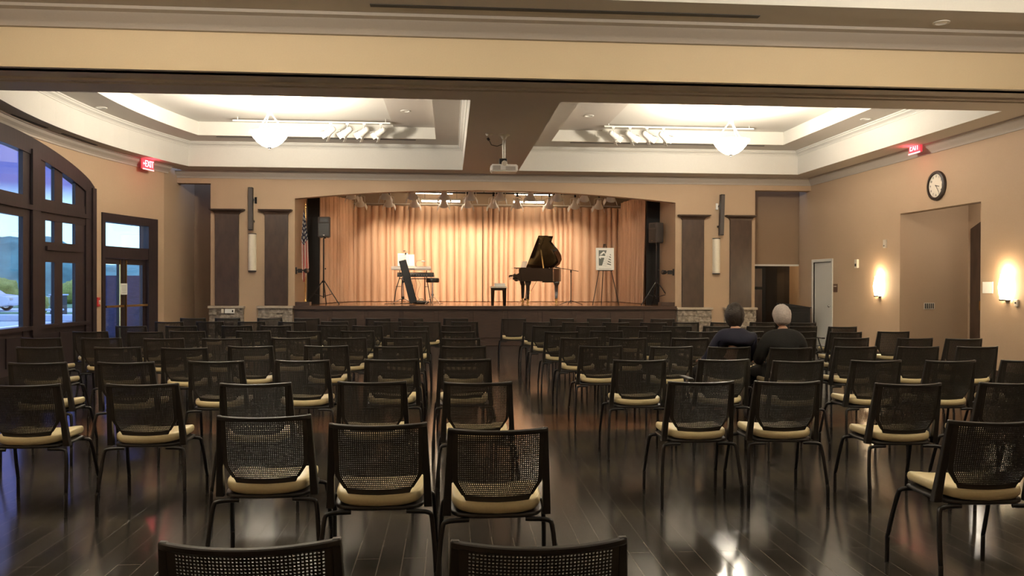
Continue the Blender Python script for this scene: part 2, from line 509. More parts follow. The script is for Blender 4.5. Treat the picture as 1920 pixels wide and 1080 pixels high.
# alcoves at both sides
al = MB()
al.box(-6.64 - 0.1, -5.2, 20.48, 20.7, 0, 4.6)
al.box(-5.573, -5.4, STY + 0.25, 20.48, 0, 4.6)
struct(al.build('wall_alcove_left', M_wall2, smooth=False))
ar = MB()
ar.box(7.3, XR + 0.75, 19.9, 20.1, 2.0, 4.6)
ar.box(7.3, 7.50, STY + 0.25, 19.9, 0, 4.6)
ar.box(7.0, 7.3, 19.9, 22.6, 0, 4.6)
ar.box(XR + 0.2, XR + 0.95, 19.66, 19.86, 0, 4.6)
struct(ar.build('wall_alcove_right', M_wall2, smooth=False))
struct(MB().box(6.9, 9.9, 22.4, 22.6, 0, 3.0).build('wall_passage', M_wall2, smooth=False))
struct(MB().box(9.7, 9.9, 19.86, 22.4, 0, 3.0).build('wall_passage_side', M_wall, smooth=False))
struct(MB().box(7.0, 9.9, 20.1, 22.6, 2.6, 2.8).build('ceiling_passage', M_ceil, smooth=False))
# white trim at the top of the passage opening
struct(MB().box(7.50, 8.92, 19.87, 19.9, 1.955, 2.0).build('trim_1', M_greyw, smooth=False))

# ---- ceilings: main soffit with two coffers
def tess_plate(outer, holes, z, name, m_, thick=0.0):
    loops = [outer] + holes
    pts = [Vector((x, y, 0)) for lp in loops for x, y in lp]
    tris = tessellate_polygon([[Vector((x, y, 0)) for x, y in lp] for lp in loops])
    mb = MB()
    mb.v = [(p.x, p.y, z) for p in pts]
    for t in tris: mb.f.append(tuple(t)); mb.mi.append(0)
    return mb.build(name, m_, smooth=False)
def arcline(A, R, y0, y1, n=14):
    return [(A + (y - AY) ** 2 / (2 * R), y) for y in [y0 + (y1 - y0) * i / n for i in range(n + 1)]]
CY0, CY1 = 11.40, 18.45
BEAM0, BEAM1 = 10.12, 11.36
coffL = arcline(-6.57, 13.0, CY0, CY1) + [(0.29, CY1), (0.29, CY0)]
coffR = [(1.58, CY0), (1.58, CY1), (8.245, CY1), (8.245, CY0)]
outer = arcline(-7.1, AR, BEAM0, 19.3, 20) + [(9.0, 19.3), (9.0, BEAM0)]
struct(tess_plate(outer, [coffL, coffR], ZS, 'ceiling', M_soff))
# coffer vertical faces, second soffit, inner tray
inL = arcline(-5.85, 13.0, 12.3, 17.62) + [(-0.31, 17.62), (-0.31, 12.3)]
inR = [(2.24, 12.3), (2.24, 17.62), (7.53, 17.62), (7.53, 12.3)]
def ring(loop, z0, z1, name, m_):
    mb = MB(); n = len(loop)
    for x, y in loop: mb.v.append((x, y, z0))
    for x, y in loop: mb.v.append((x, y, z1))
    for i in range(n):
        j = (i + 1) % n
        mb.f.append((i, j, j + n, i + n)); mb.mi.append(0)
    return mb.build(name, m_, smooth=False)
def inset(loop, d):
    """move loop inward (towards its centroid side) by d"""
    n = len(loop); area = sum(loop[i][0] * loop[(i + 1) % n][1] - loop[(i + 1) % n][0] * loop[i][1] for i in range(n))
    sg = 1 if area > 0 else -1
    outp = []
    for i in range(n):
        p0 = Vector(loop[i - 1]); p1 = Vector(loop[i]); p2 = Vector(loop[(i + 1) % n])
        a = (p1 - p0).normalized(); b_ = (p2 - p1).normalized()
        na = Vector((-a.y, a.x)) * sg; nb = Vector((-b_.y, b_.x)) * sg
        m_ = (na + nb); m_ = m_ / max(0.2, m_.dot(na))
        q = p1 + m_ * d; outp.append((q.x, q.y))
    return outp
def crown(loop, prof, name, m_, closed=True):
    """profile (inset, z) swept round a loop"""
    mb = MB(); loops = [[(x, y, z) for x, y in inset(loop, d)] for d, z in prof]
    n = len(loop)
    for lp in loops: mb.v += lp
    for k_ in range(len(prof) - 1):
        for i in range(n):
            j = (i + 1) % n
            mb.f.append((k_ * n + i, k_ * n + j, (k_ + 1) * n + j, (k_ + 1) * n + i)); mb.mi.append(0)
    return mb.build(name, m_, ang=0.35)
CR = [(0.0, 4.53), (0.012, 4.53), (0.016, 4.55), (0.035, 4.575), (0.075, 4.60), (0.085, 4.625), (0.105, 4.628), (0.107, 4.65)]
for cf, inn in ((coffL, inL), (coffR, inR)):
    struct(ring(cf, ZS, 4.66, 'ceiling_coffer', M_ceil))
    struct(crown(cf, CR, 'trim_2', M_ceil))
    struct(tess_plate(cf, [inn], 4.65, 'ceiling_ledge', M_soff))
    struct(ring(inn, 4.65, 4.95, 'ceiling_tray', M_ceil))
    struct(tess_plate(inn, [], 4.94, 'ceiling_top', M_ceil))
struct(MB().box(-1.23, -0.31, 12.3, 17.62, 4.90, 4.94).build('ceiling_strip', M_soff, smooth=False))
struct(MB().box(2.24, 3.37, 12.3, 17.62, 4.90, 4.94).build('ceiling_strip', M_soff, smooth=False))
# cross beam: cream front face, crown, near soffit
struct(MB().box(-7.05, XR, BEAM0 + 0.08, BEAM0 + 0.2, ZS, ZN + 0.5).build('wall_beam', M_beam, smooth=False))
prf = [(BEAM0 + 0.08, 4.60), (BEAM0 + 0.02, 4.60), (BEAM0 + 0.0, 4.64), (BEAM0 - 0.03, 4.67), (BEAM0 - 0.10, 4.71), (BEAM0 - 0.14, 4.75), (BEAM0 - 0.22, 4.765), (BEAM0 - 0.23, 4.80), (BEAM0 + 0.08, 4.82)]
struct(MB().prism(prf, lambda a, b_, d: (d, a, b_), -7.05, XR).build('trim_3', M_crown))
# folding partition track under the beam
struct(MB().box(-7.0, XR, 10.60, 10.66, ZS - 0.03, ZS + 0.01).box(-7.0, XR, 10.76, 10.82, ZS - 0.03, ZS + 0.01).box(-7.0, XR, 10.66, 10.76, ZS - 0.01, ZS + 0.01).build('trim_4', M_soff, smooth=False))
NC = [(-5.7, 0.0), (-5.7, 9.22), (7.6, 9.22), (7.6, 0.0)]
struct(tess_plate([(-7.2, YB), (-7.2, BEAM0 + 0.1), (9.0, BEAM0 + 0.1), (9.0, YB)], [NC], ZN, 'ceiling', M_soff))
struct(ring(NC, ZN, 5.65, 'ceiling_coffer', M_ceil))
struct(tess_plate(NC, [], 5.6, 'ceiling_top', M_ceil))
# crown mouldings along the walls
def wall_crown_profile(z1=ZS, s_=1.0):
    return [(0, z1 - 0.17 * s_), (0.02 * s_, z1 - 0.17 * s_), (0.025 * s_, z1 - 0.14 * s_), (0.05 * s_, z1 - 0.11 * s_), (0.10 * s_, z1 - 0.07 * s_), (0.12 * s_, z1 - 0.03 * s_), (0.15 * s_, z1 - 0.025 * s_), (0.155 * s_, z1 + 0.002), (0, z1 + 0.002)]
P_ = wall_crown_profile()
struct(MB().prism([(XR - a, b_) for a, b_ in P_], lambda a, b_, d: (a, d, b_), BEAM1, STY).build('trim_5', M_crown))
struct(MB().prism([(STY - a, b_) for a, b_ in P_], lambda a, b_, d: (d, a, b_), -6.45, XR).build('trim_6', M_crown))
mb = MB()
for k_ in range(len(P_) - 1):
    (a0, z0), (a1, z1) = P_[k_], P_[k_ + 1]
    n = 50; base = len(mb.v)
    for i in range(n + 1):
        y = BEAM1 + (18.45 - BEAM1) * i / n
        s_ = (y - AY) / AR; h_ = math.hypot(1, s_)
        for a, z in ((a0, z0), (a1, z1)):
            mb.v.append((arcx(y) + a / h_, y - s_ / h_ * a, z))
    for i in range(n):
        q = base + 2 * i
        mb.f.append((q, q + 1, q + 3, q + 2)); mb.mi.append(0)
struct(mb.build('trim_7', M_crown, ang=0.35))
# air slots
def slot(p, q, z, w, label):
    mb = MB(); mb.obox((p[0], p[1], z - 0.004), (q[0], q[1], z - 0.004), w, 0.008)
    o = mb.build('air_slot_diffuser', M_slot, smooth=False); tag(o, label, 'air vent'); return o
slot((-6.80, 13.0), (-6.79, 14.1), ZS, 0.05, 'dark linear air slot in the soffit above the arched window, nearer the camera')
slot((-6.77, 14.6), (-6.70, 15.8), ZS, 0.05, 'dark linear air slot in the soffit between the arched window and the left exit sign')
slot((-5.03, 17.75), (-0.75, 17.75), 4.65, 0.05, 'long air slot in the ledge of the left ceiling tray')
slot((2.68, 17.75), (7.14, 17.75), 4.65, 0.05, 'long air slot in the ledge of the right ceiling tray')
slot((-0.95, 9.63), (3.80, 9.63), ZN, 0.09, 'longest air slot, in the near ceiling above the cream beam')
# unseen fitting and lamp, added to brighten the recess
rl = thing('added_recess_light', 'small round light added to brighten the tall recess of the right wall', 'added light', (9.7, 13.9, 3.1))
MB().lathe([(0.001, -0.012), (0.08, -0.012), (0.10, 0.0), (0.001, 0.0)], n=20).build('diffuser', M_lens, rl)
lamp('POINT', 'added_recess_lamp', (9.7, 13.9, 2.95), 9, PEND, shadow_soft_size=0.1)
# baseboards
struct(MB().box(XR - 0.015, XR, BEAM1, OY0, 0, 0.1).box(XR - 0.015, XR, OY1, RD0 - 0.07, 0, 0.1).build('baseboard_right', M_dwood, smooth=False))

# ---------------------------------------------------------------- arched window
def arch_in(y): return arch_out(y) - 0.29
win = bpy.data.objects.new('window_1', None); COL.objects.link(win); struct(win, 'tall arched window of dark wood with blue dusk behind its panes')
fr = MB()
OI, OO = 0.03, -0.10
awall(fr, YW0, YW1, arch_in, 0, OO, OI, n=40, ztop=arch_out)                 # arched head
awall(fr, YW1 - 0.28, YW1, 0, 0, OO, OI, ztop=lambda y: arch_out(y) - 0.05)
awall(fr, YW0, YW0 + 0.28, 0, 0, OO, OI, ztop=lambda y: arch_out(y) - 0.05)
awall(fr, YW1 - 0.10, YW1 + 0.02, 0, 3.30, OI, OI + 0.03)
fr.build('window_frame', M_wwood, win)
def ml(y0, y1, z0, z1, o0=-0.06, o1=0.0, zt=None):
    mb = MB(); awall(mb, y0, y1, z0, z1, o0, o1, ztop=zt); return mb
for sgn in (1, -1):
    def Yy(a): return WC + sgn * (a - WC)
    def rng(a, b_): return tuple(sorted((Yy(a), Yy(b_))))
    a, b_ = rng(13.72, 14.45); ml(a, b_, 0.6, 0, -0.06, 0.012, zt=lambda y: arch_out(y) - 0.2).build('window_post', M_wwood, win)
    a, b_ = rng(13.95, 14.22); ml(a, b_, 0.6, 0, 0.02, 0.06, zt=lambda y: arch_out(y) - 0.2).build('window_post', M_wwood, win)
    a, b_ = rng(14.77, 15.03); ml(a, b_, 0.7, 0, -0.06, 0.0, zt=lambda y: arch_out(y) - 0.2).build('mullion', M_wwood, win)
    a, b_ = rng(15.45, 15.80); ml(a, b_, 0.7, 0, -0.06, 0.0, zt=lambda y: arch_out(y) - 0.2).build('mullion', M_wwood, win)
    a, b_ = rng(14.45, 15.6); ml(a, b_, 1.845, 2.195).build('transom_rail', M_wwood, win)
    ml(a, b_, 2.05, 2.12, 0, 0.05).build('transom_rail', M_wwood, win)
    for p0, p1 in ((14.45, 14.77), (15.03, 15.45)):
        a, b_ = rng(p0, p1)
        ml(a, b_, 0.76, 1.845, -0.034, -0.028).build('pane', M_glass, win)
        ml(a, b_, 2.195, 2.565, -0.034, -0.028).build('pane', M_glass, win)
        ml(a, b_, 2.93, 0, -0.034, -0.028, zt=lambda y: arch_out(y) - 0.25).build('pane', M_glass, win)
a, b_ = YW0 + 0.2, YW1 - 0.2
ml(a, b_, 2.57, 2.93, -0.06, 0.015).build('transom_rail', M_wwood, win)
ml(a, b_, 2.70, 2.78, 0.02, 0.07).build('transom_rail', M_wwood, win)
ml(WC - 0.62, WC + 0.62, 0.79, 2.57, -0.034, -0.028).build('pane', M_glass, win)
ml(WC - 0.62, WC + 0.62, 2.93, 0, -0.034, -0.028, zt=lambda y: arch_out(y) - 0.25).build('pane', M_glass, win)
ml(a, b_, 0.0, 0.72, -0.18, 0.0).build('apron_panel', M_wwood, win)
ml(a, b_, 0.69, 0.76, -0.14, 0.06).build('window_sill', M_wwood, win)
for i in range(6):
    y0 = YW0 + 0.35 + i * 0.88
    ml(y0, y0 + 0.76, 0.12, 0.60, 0.0, 0.02).build('apron_moulding', M_wwood, win)

# ---------------------------------------------------------------- left double door
dr = bpy.data.objects.new('door_1', None); COL.objects.link(dr); struct(dr, 'dark wood double door with a transom light and brass push bars')
fr = MB()
awall(fr, DY0, DY0 + 0.10, 0, DZ, -0.2, 0.03); awall(fr, DY1 - 0.30, DY1, 0, DZ, -0.2, 0.03)
awall(fr, DY0 + 0.10, DY1 - 0.30, 2.70, DZ, -0.2, 0.03); awall(fr, DY0 + 0.10, DY1 - 0.30, 1.98, 2.215, -0.2, 0.02)
fr.build('door_frame', M_wwood, dr)
ml(DY0 + 0.10, DY1 - 0.30, 2.215, 2.70, -0.04, -0.034).build('pane', M_glass, dr)
for y0, y1, h_ in ((DY0 + 0.11, 17.02, 16.93), (17.04, DY1 - 0.31, 17.13)):
    lf = MB()
    awall(lf, y0, y0 + 0.10, 0.01, 1.975, -0.09, -0.04, n=1); awall(lf, y1 - 0.10, y1, 0.01, 1.975, -0.09, -0.04, n=1)
    awall(lf, y0 + 0.10, y1 - 0.10, 1.86, 1.975, -0.09, -0.04, n=2); awall(lf, y0 + 0.10, y1 - 0.10, 0.01, 0.26, -0.09, -0.04, n=2)
    L_ = lf.build('door_leaf', M_wwood, dr)
    ml(y0 + 0.10, y1 - 0.10, 0.26, 1.86, -0.07, -0.062).build('pane', M_glass, L_)
    ml(y0 + 0.02, y1 - 0.02, 0.985, 1.03, -0.01, 0.03).build('push_bar', M_brass, L_)
    ml(h_ - 0.008, h_ + 0.008, 0.05, 1.95, -0.03, -0.005).build('lock_rod', M_brass, L_)
ntc = MB(); awall(ntc, 16.93, 17.14, 1.24, 1.47, -0.004, 0.0, n=1)
for i in range(7):
    awall(ntc, 16.96, 17.11, 1.425 - i * 0.026, 1.431 - i * 0.026, 0.0, 0.001, n=1, mi=1)
tag(ntc.build('notice', [M_paper, M_ink], smooth=False), 'white paper notice hung between the two leaves of the left double door', 'notice')
# fire alarm pull beside the window
fa = thing('fire_alarm_pull', 'small red fire alarm pull station beside the arched window', 'fire alarm')
x_ = arcx(16.16)
MB().box(x_, x_ + 0.035, 16.10, 16.21, 1.02, 1.20).build('housing', M_alarm, fa, bevel=0.005)
MB().box(x_ + 0.035, x_ + 0.05, 16.125, 16.185, 1.12, 1.14).box(x_ + 0.035, x_ + 0.05, 16.148, 16.162, 1.07, 1.12).build('handle', M_white, fa)

# ---------------------------------------------------------------- right wall openings
d2 = bpy.data.objects.new('door_2', None); COL.objects.link(d2); struct(d2, 'white flush door in the right wall')
MB().box(XR - 0.02, XR + 0.16, RD0 - 0.07, RD0, 0, RDZ + 0.07).box(XR - 0.02, XR + 0.16, RD1, RD1 + 0.07, 0, RDZ + 0.07).box(XR - 0.02, XR + 0.16, RD0, RD1, RDZ, RDZ + 0.07).build('door_frame', M_greyw, d2, bevel=0.004)
MB().box(XR + 0.03, XR + 0.075, RD0, RD1, 0.01, RDZ).build('door_leaf', M_greyw, d2)
MB().lathe([(0.006, 0), (0.01, 0.02), (0.024, 0.03), (0.03, 0.05), (0.02, 0.065)], axis='x', n=14).xf(Matrix.Translation((XR + 0.03, RD0 + 0.10, 0.98)) @ Matrix.Rotation(PI, 4, 'Z')).build('door_knob', M_chrome, d2)
# arched dark door inside the recess
d3 = bpy.data.objects.new('door_3', None); COL.objects.link(d3); struct(d3, 'dark arched wooden door inside the tall opening')
pl = [(15.08, 0), (15.08, 2.60)] + [(15.08 - 2.68 * i / 10, 2.60 + 0.35 * math.sin(PI * i / 10)) for i in range(1, 10)] + [(12.4, 2.60), (12.4, 0)]
MB().prism(pl, lambda a, b_, d: (d, a, b_), 10.27, 10.33).build('door_leaf', M_dwood, d3, smooth=False)
pl2 = [(14.84, 0.05), (14.84, 2.5)] + [(14.84 - 2.28 * i / 10, 2.5 + 0.3 * math.sin(PI * i / 10)) for i in range(1, 10)] + [(12.56, 2.5), (12.56, 0.05)]
MB().prism(pl2, lambda a, b_, d: (d, a, b_), 10.25, 10.272).build('door_panel', M_dwood, d3, smooth=False)
MB().box(10.22, 10.255, 14.66, 14.74, 1.00, 1.18).build('handle', M_brass, d3, bevel=0.004)

# ---------------------------------------------------------------- stage
sg = bpy.data.objects.new('stage', None); COL.objects.link(sg); tag(sg, 'raised dark wood stage with a glossy honey floor in front of the curtain', 'stage')
MB().box(PX0, PX1, 19.14, 24.0, 0.92, 0.95).build('stage_floor', M_stfl, sg, smooth=False)
ft = MB().box(PX0 - 0.01, PX1 + 0.01, 19.16, 19.2, 0, 0.92)
ft.box(PX0 - 0.02, PX1 + 0.02, 19.10, 19.17, 0.865, 0.952)
ft.box(PX0 - 0.02, PX1 + 0.02, 19.12, 19.17, 0, 0.12)
ft.build('stage_fascia', M_stwood, sg, bevel=0.004)
n_ = 11
for i in range(n_):
    w_ = (PX1 - PX0) / n_; x0 = PX0 + i * w_ + 0.05
    MB().box(x0, x0 + w_ - 0.1, 19.145, 19.165, 0.18, 0.82).build('fascia_panel', M_stwood, sg, bevel=0.006)
MB().box(PX0 + 0.002, -3.30, 19.22, 19.5, 0.95, 1.04).build('curb', M_stwood, sg, bevel=0.004)
MB().box(5.16, PX1 - 0.002, 19.22, 19.5, 0.95, 1.04).build('curb', M_stwood, sg, bevel=0.004)

# curtains
def drape(pts, z0, z1, name, label, seed, pitch=0.19, amp=0.15, scallop=0.0):
    rnd = random.Random(seed)
    P = [Vector((x, y)) for x, y in pts]; L = [0]
    for a, b_ in zip(P, P[1:]): L.append(L[-1] + (b_ - a).length)
    tot = L[-1]
    br = [0]
    while br[-1] < tot: br.append(br[-1] + pitch * rnd.uniform(0.6, 1.5))
    am = [rnd.uniform(0.6, 1.25) * amp for _ in br]
    def at(t):
        for i in range(len(P) - 1):
            if t <= L[i + 1] + 1e-6:
                f_ = (t - L[i]) / (L[i + 1] - L[i]); p = P[i].lerp(P[i + 1], f_)
                d = (P[i + 1] - P[i]).normalized(); return p, Vector((d.y, -d.x))
        return P[-1], Vector((0, -1))
    def fold(t, v):
        for i in range(len(br) - 1):
            if br[i] <= t <= br[i + 1]:
                s_ = (t - br[i]) / (br[i + 1] - br[i])
                return am[i] * (abs(math.sin(PI * s_)) ** 0.55) * (1.0 - 0.35 * v) + 0.012 * math.sin(t * 9 + v * 3)
        return 0
    mb = MB(); nu = int(tot / 0.015); nv = 10
    def fn(u, v, off=0):
        t = u * tot; p, nrm = at(t); q = p + nrm * (fold(t, v) + off)
        zt = z1
        if scallop: zt = z1 - scallop * (abs(math.sin(PI * t / 0.42)) ** 0.7)
        return (q.x, q.y, z0 + (zt - z0) * v)
    mb.sheet(lambda u, v: fn(u, v), nu, nv)
    mb.sheet(lambda u, v: fn(u, v, -0.012), nu, nv)
    o = mb.build(name, M_curt, ang=0.9)
    return tag(o, label, 'curtain')
drape([(-2.80, 23.35), (0.95, 23.40)], 0.965, 3.74, 'stage_curtain', 'left half of the pleated tan back curtain, behind the keyboards', 3, scallop=0.03)
drape([(0.97, 23.40), (5.05, 23.40)], 0.965, 3.74, 'stage_curtain', 'right half of the pleated tan back curtain, behind the grand piano', 4, scallop=0.03)
drape([(-3.40, 21.0), (-3.15, 22.3), (-2.80, 23.3)], 0.965, 3.86, 'stage_curtain', 'pleated tan side curtain behind the left loudspeaker', 5, pitch=0.17, amp=0.13)
drape([(5.07, 23.3), (5.15, 22.2), (5.26, 20.95)], 0.965, 3.86, 'stage_curtain', 'pleated tan side curtain behind the poster easel', 6, pitch=0.17, amp=0.13)
tag(MB().tube([(-2.8, 23.43, 3.79), (5.07, 23.47, 3.79)], 0.02).build('curtain_rail', M_offw), 'thin pale rail carrying the back curtain', 'curtain rail')
tag(MB().box(PX0, -3.33, 20.86, 20.9, 0.95, 4.16).build('stage_flat', M_blackcl, smooth=False), 'narrow black stage flat beside the flag', 'stage flat', 'black side flats')
tag(MB().box(5.15, PX1, 20.66, 20.7, 0.95, 4.16).build('stage_flat', M_blackcl, smooth=False), 'narrow black stage flat at the right of the stage', 'stage flat', 'black side flats')

# ---------------------------------------------------------------- pilasters, stone bases, wall lights on the stage wall
def pilaster(x0, x1, cx0, cx1, ztop, zbase, lab):
    t = thing('pilaster', lab, 'pilaster', ((x0 + x1) / 2, STY, 0))
    ox = (x0 + x1) / 2
    MB().box(x0 - ox, x1 - ox, -0.07, 0, zbase, ztop - 0.10).build('panel', M_dwood, t, bevel=0.004)
    pr = [(0, ztop - 0.12), (0.075, ztop - 0.12), (0.085, ztop - 0.09), (0.10, ztop - 0.07), (0.15, ztop - 0.035), (0.16, ztop - 0.03), (0.165, ztop), (0, ztop)]
    mb = MB()
    e0 = x0 - cx0
    loops = []
    for a, z in pr[1:]:
        w_ = max(0.0, a - 0.07)
        k_ = w_ / 0.095
        loops.append([(x0 - ox - e0 * k_, 0, z), (x0 - ox - e0 * k_, -a, z), (x1 - ox + (cx1 - x1) * k_, -a, z), (x1 - ox + (cx1 - x1) * k_, 0, z)])
    n = 4
    for lp in loops: mb.v += lp
    for i in range(len(loops) - 1):
        for j in range(4):
            j2 = (j + 1) % 4
            mb.f.append((i * 4 + j, i * 4 + j2, (i + 1) * 4 + j2, (i + 1) * 4 + j)); mb.mi.append(0)
    mb.f.append((3, 2, 1, 0)); mb.mi.append(0)
    q = (len(loops) - 1) * 4; mb.f.append((q, q + 1, q + 2, q + 3)); mb.mi.append(0)
    mb.build('capital', M_dwood, t, smooth=False)
    return t
pilaster(-5.457, -4.919, -5.575, -4.78, 3.21, 0.955, 'dark wood pilaster on a stone base, leftmost on the stage wall')
pilaster(-4.321, -3.789, -4.462, -3.69, 3.21, 0.955, 'dark wood pilaster on a stone base, just left of the flag')
pilaster(5.661, 6.198, 5.547, 6.348, 3.18, 0.925, 'dark wood pilaster just right of the stage opening')
pilaster(6.858, 7.393, 6.73, 7.49, 3.18, 0.925, 'dark wood pilaster on the stage wall beside the right alcove')
def stone_base(x0, x1, z1, lab, seed):
    rnd = random.Random(seed)
    t = thing('stone_pedestal', lab, 'pedestal', ((x0 + x1) / 2, STY, 0))
    ox = (x0 + x1) / 2
    MB().box(x0 - ox - 0.02, x1 - ox + 0.02, -0.17, 0, z1 - 0.055, z1).build('ledge', M_stone_cap, t, bevel=0.006)
    mb = MB(); z = 0
    while z < z1 - 0.06:
        h = min(rnd.uniform(0.03, 0.075), z1 - 0.055 - z); x = x0 - ox
        while x < x1 - ox - 0.01:
            w_ = min(rnd.uniform(0.12, 0.38), x1 - ox - x)
            mb.box(x + 0.002, x + w_ - 0.002, -0.10 - rnd.uniform(0.0, 0.045), -0.01, z + 0.002, z + h - 0.001)
            x += w_
        z += h
    mb.box(x0 - ox + 0.01, x1 - ox - 0.01, -0.09, 0, 0, z1 - 0.055)
    mb.build('stonework', M_stone, t, bevel=0.004)
    return t
stone_base(-5.575, -4.80, 0.95, 'ledgestone pedestal with a control plate in it, under the leftmost pilaster', 1)
stone_base(-4.46, -3.67, 0.95, 'ledgestone pedestal under the pilaster just left of the flag', 2)
stone_base(5.53, 6.38, 0.92, 'ledgestone pedestal just right of the stage front', 3)
stone_base(6.72, 7.495, 0.92, 'ledgestone pedestal behind the seated people, beside the right alcove', 4)
cp = thing('control_plate', 'white control plate with a dark switch, set in the leftmost stone pedestal', 'wall plate', (-5.095, STY - 0.165, 0.83))
MB().box(-0.11, 0.11, 0, 0.03, -0.05, 0.05).build('plate', M_white, cp, bevel=0.003)
MB().box(0.055, 0.085, -0.006, 0.002, -0.025, 0.025).build('switch', M_black, cp)
MB().box(-0.19, -0.13, 0, 0.03, -0.05, 0.05).build('small_plate', M_offw, cp, bevel=0.003)

def column_speaker(x, z0, z1, side, lab, tilt=0):
    t = thing('column_loudspeaker', lab, 'loudspeaker', (x, STY, (z0 + z1) / 2), 0)
    h = (z1 - z0) / 2
    t.rotation_euler = (0, tilt, 0)
    MB().box(-0.05, 0.05, -0.20, -0.08, -h, h).build('cabinet', M_bmetal, t, bevel=0.006)
    MB().box(-0.044, 0.044, -0.208, -0.198, -h + 0.02, h - 0.02).build('grille', M_grey, t, bevel=0.002)
    MB().box(side * 0.04 - 0.02, side * 0.04 + 0.02, -0.085, 0.0, 0.20, 0.24).build('bracket', M_bmetal, t)
    MB().box(side * 0.04 - 0.02, side * 0.04 + 0.02, -0.085, 0.0, -0.3, -0.26).build('bracket', M_bmetal, t)
    MB().box(side * 0.06, side * 0.11 if side > 0 else side * 0.06, -0.03, 0.0, 0.14, 0.29).box(min(side * 0.055, side * 0.11), max(side * 0.055, side * 0.11), -0.03, 0, 0.14, 0.29).build('junction_box', M_white, t, bevel=0.003)
column_speaker(-4.62, 2.71, 3.71, 1, 'slim black column loudspeaker on the stage wall left of the flag')
column_speaker(6.61, 2.68, 3.675, -1, 'slim black column loudspeaker on the stage wall right of the stage opening', tilt=0.025)
def wall_light(x, z0, z1, lab):
    t = thing('cylinder_wall_light', lab, 'wall light', (x, STY, (z0 + z1) / 2))
    h = (z1 - z0) / 2
    mb = MB(); pr = [(0.088 * math.cos(a), -0.04 - 0.09 * math.sin(a)) for a in [PI * i / 12 for i in range(13)]]
    pr += [(-0.088, 0.0), (0.088, 0.0)]
    mb.prism(pr, lambda a, b_, d: (a, b_, d), -h + 0.02, h - 0.015); mb.build('diffuser', M_unlit, t, ang=0.7)
    pr2 = [(a * 1.04, b_ * 1.04) for a, b_ in pr]
    mb = MB(); mb.prism(pr2, lambda a, b_, d: (a, min(b_, 0), d), -h, -h + 0.022); mb.build('end_cap', M_bmetal, t, ang=0.7)
    MB().prism(pr2, lambda a, b_, d: (a, min(b_, 0), d), h - 0.018, h).build('end_cap', M_bmetal, t, ang=0.7)
wall_light(-4.614, 1.755, 2.645, 'unlit white half-round wall light below the left column loudspeaker')
wall_light(6.517, 1.735, 2.615, 'unlit white half-round wall light below the right column loudspeaker')

# small brackets at the jambs of the stage opening
for x, s_, lab in ((-3.64, 1, 'small black stage light on an arm at the left jamb of the stage opening'), (5.50, -1, 'small black stage light on an arm at the right jamb of the stage opening')):
    t = thing('side_stage_light', lab, 'stage light', (x, STY + 0.12, 1.79))
    MB().box(0 if s_ > 0 else -0.03, 0.03 if s_ > 0 else 0, -0.04, 0.04, -0.09, 0.07).build('wall_plate', M_bmetal, t, bevel=0.003)
    MB().tube([(s_ * 0.02, 0, -0.0), (s_ * 0.20, 0.01, 0.0)], 0.014).build('arm', M_bmetal, t)
    MB().lathe([(0.03, -0.09), (0.045, -0.07), (0.05, 0.02), (0.062, 0.09), (0.056, 0.09), (0.04, 0.03)], (s_ * 0.23, 0.02, -0.01), axis='y', n=16).build('lamp_head', M_bmetal, t)
    MB().box(s_ * 0.10 - 0.05, s_ * 0.10 + 0.05, -0.03, 0.05, -0.06, 0.035).build('ballast', M_bmetal, t, bevel=0.004)

# ---------------------------------------------------------------- sconces on the right wall
def sconce(y, z0, z1, lab):
    t = thing('wall_sconce', lab, 'wall sconce', (XR, y, (z0 + z1) / 2))
    h = (z1 - z0) / 2
    mb = MB(); n = 14; pr = []
    prof = [(0.095, -h), (0.115, -h * 0.5), (0.125, 0.0), (0.11, h * 0.45), (0.095, h * 0.75), (0.09, h)]
    for r_, z in prof:
        for i in range(n + 1):
            a = PI * i / n - PI / 2
            mb.v.append((-r_ * math.cos(a) * 0.9 - 0.01, r_ * math.sin(a) * 1.2, z))
    for k_ in range(len(prof) - 1):
        for i in range(n):
            q = k_ * (n + 1) + i
            mb.f.append((q, q + 1, q + n + 2, q + n + 1)); mb.mi.append(0)
    mb.build('glass_shade', M_sconce, t, ang=1.0)
    MB().box(-0.02, 0, -0.07, 0.07, -h + 0.03, h - 0.08).build('back_plate', M_bmetal, t)
    MB().box(-0.10, 0, -0.07, 0.07, -h - 0.02, -h + 0.005).build('bottom_cap', M_bmetal, t, bevel=0.006)
    lamp('POINT', 'sconce_light', (XR - 0.07, y, (z0 + z1) / 2 + h + 0.03), 4.5, (1.0, 0.72, 0.42), shadow_soft_size=0.05)
    lamp('POINT', 'sconce_light', (XR - 0.2, y, (z0 + z1) / 2), 3, (1.0, 0.72, 0.42), shadow_soft_size=0.1)
sconce(15.985, 1.26, 1.67, 'lit glass wall sconce between the white door and the tall opening')
sconce(12.17, 1.26, 1.67, 'lit glass wall sconce right of the tall opening, nearest the right edge')
def wallbox(y, z, wy, hz, d, m_, name, lab, cat, extra=None):
    t = thing(name, lab, cat, (XR, y, z))
    MB().box(-d, 0, -wy / 2, wy / 2, -hz / 2, hz / 2).build('cover', m_, t, bevel=min(0.006, d / 3))
    if extra: MB().box(-d - 0.006, -d + 0.001, *extra).build('button', M_bmetal if m_ is not M_plq else M_offw, t)
    return t
wallbox(15.77, 2.33, 0.10, 0.17, 0.04, M_offw, 'motion_sensor', 'small beige sensor high on the right wall, left of the tall opening', 'sensor', (-0.02, 0.02, -0.05, -0.03))
wallbox(16.90, 1.95, 0.11, 0.19, 0.05, M_offw, 'alarm_strobe', 'small white alarm strobe on the right wall between the white door and the far sconce', 'alarm strobe', (-0.03, 0.03, -0.06, 0.0))
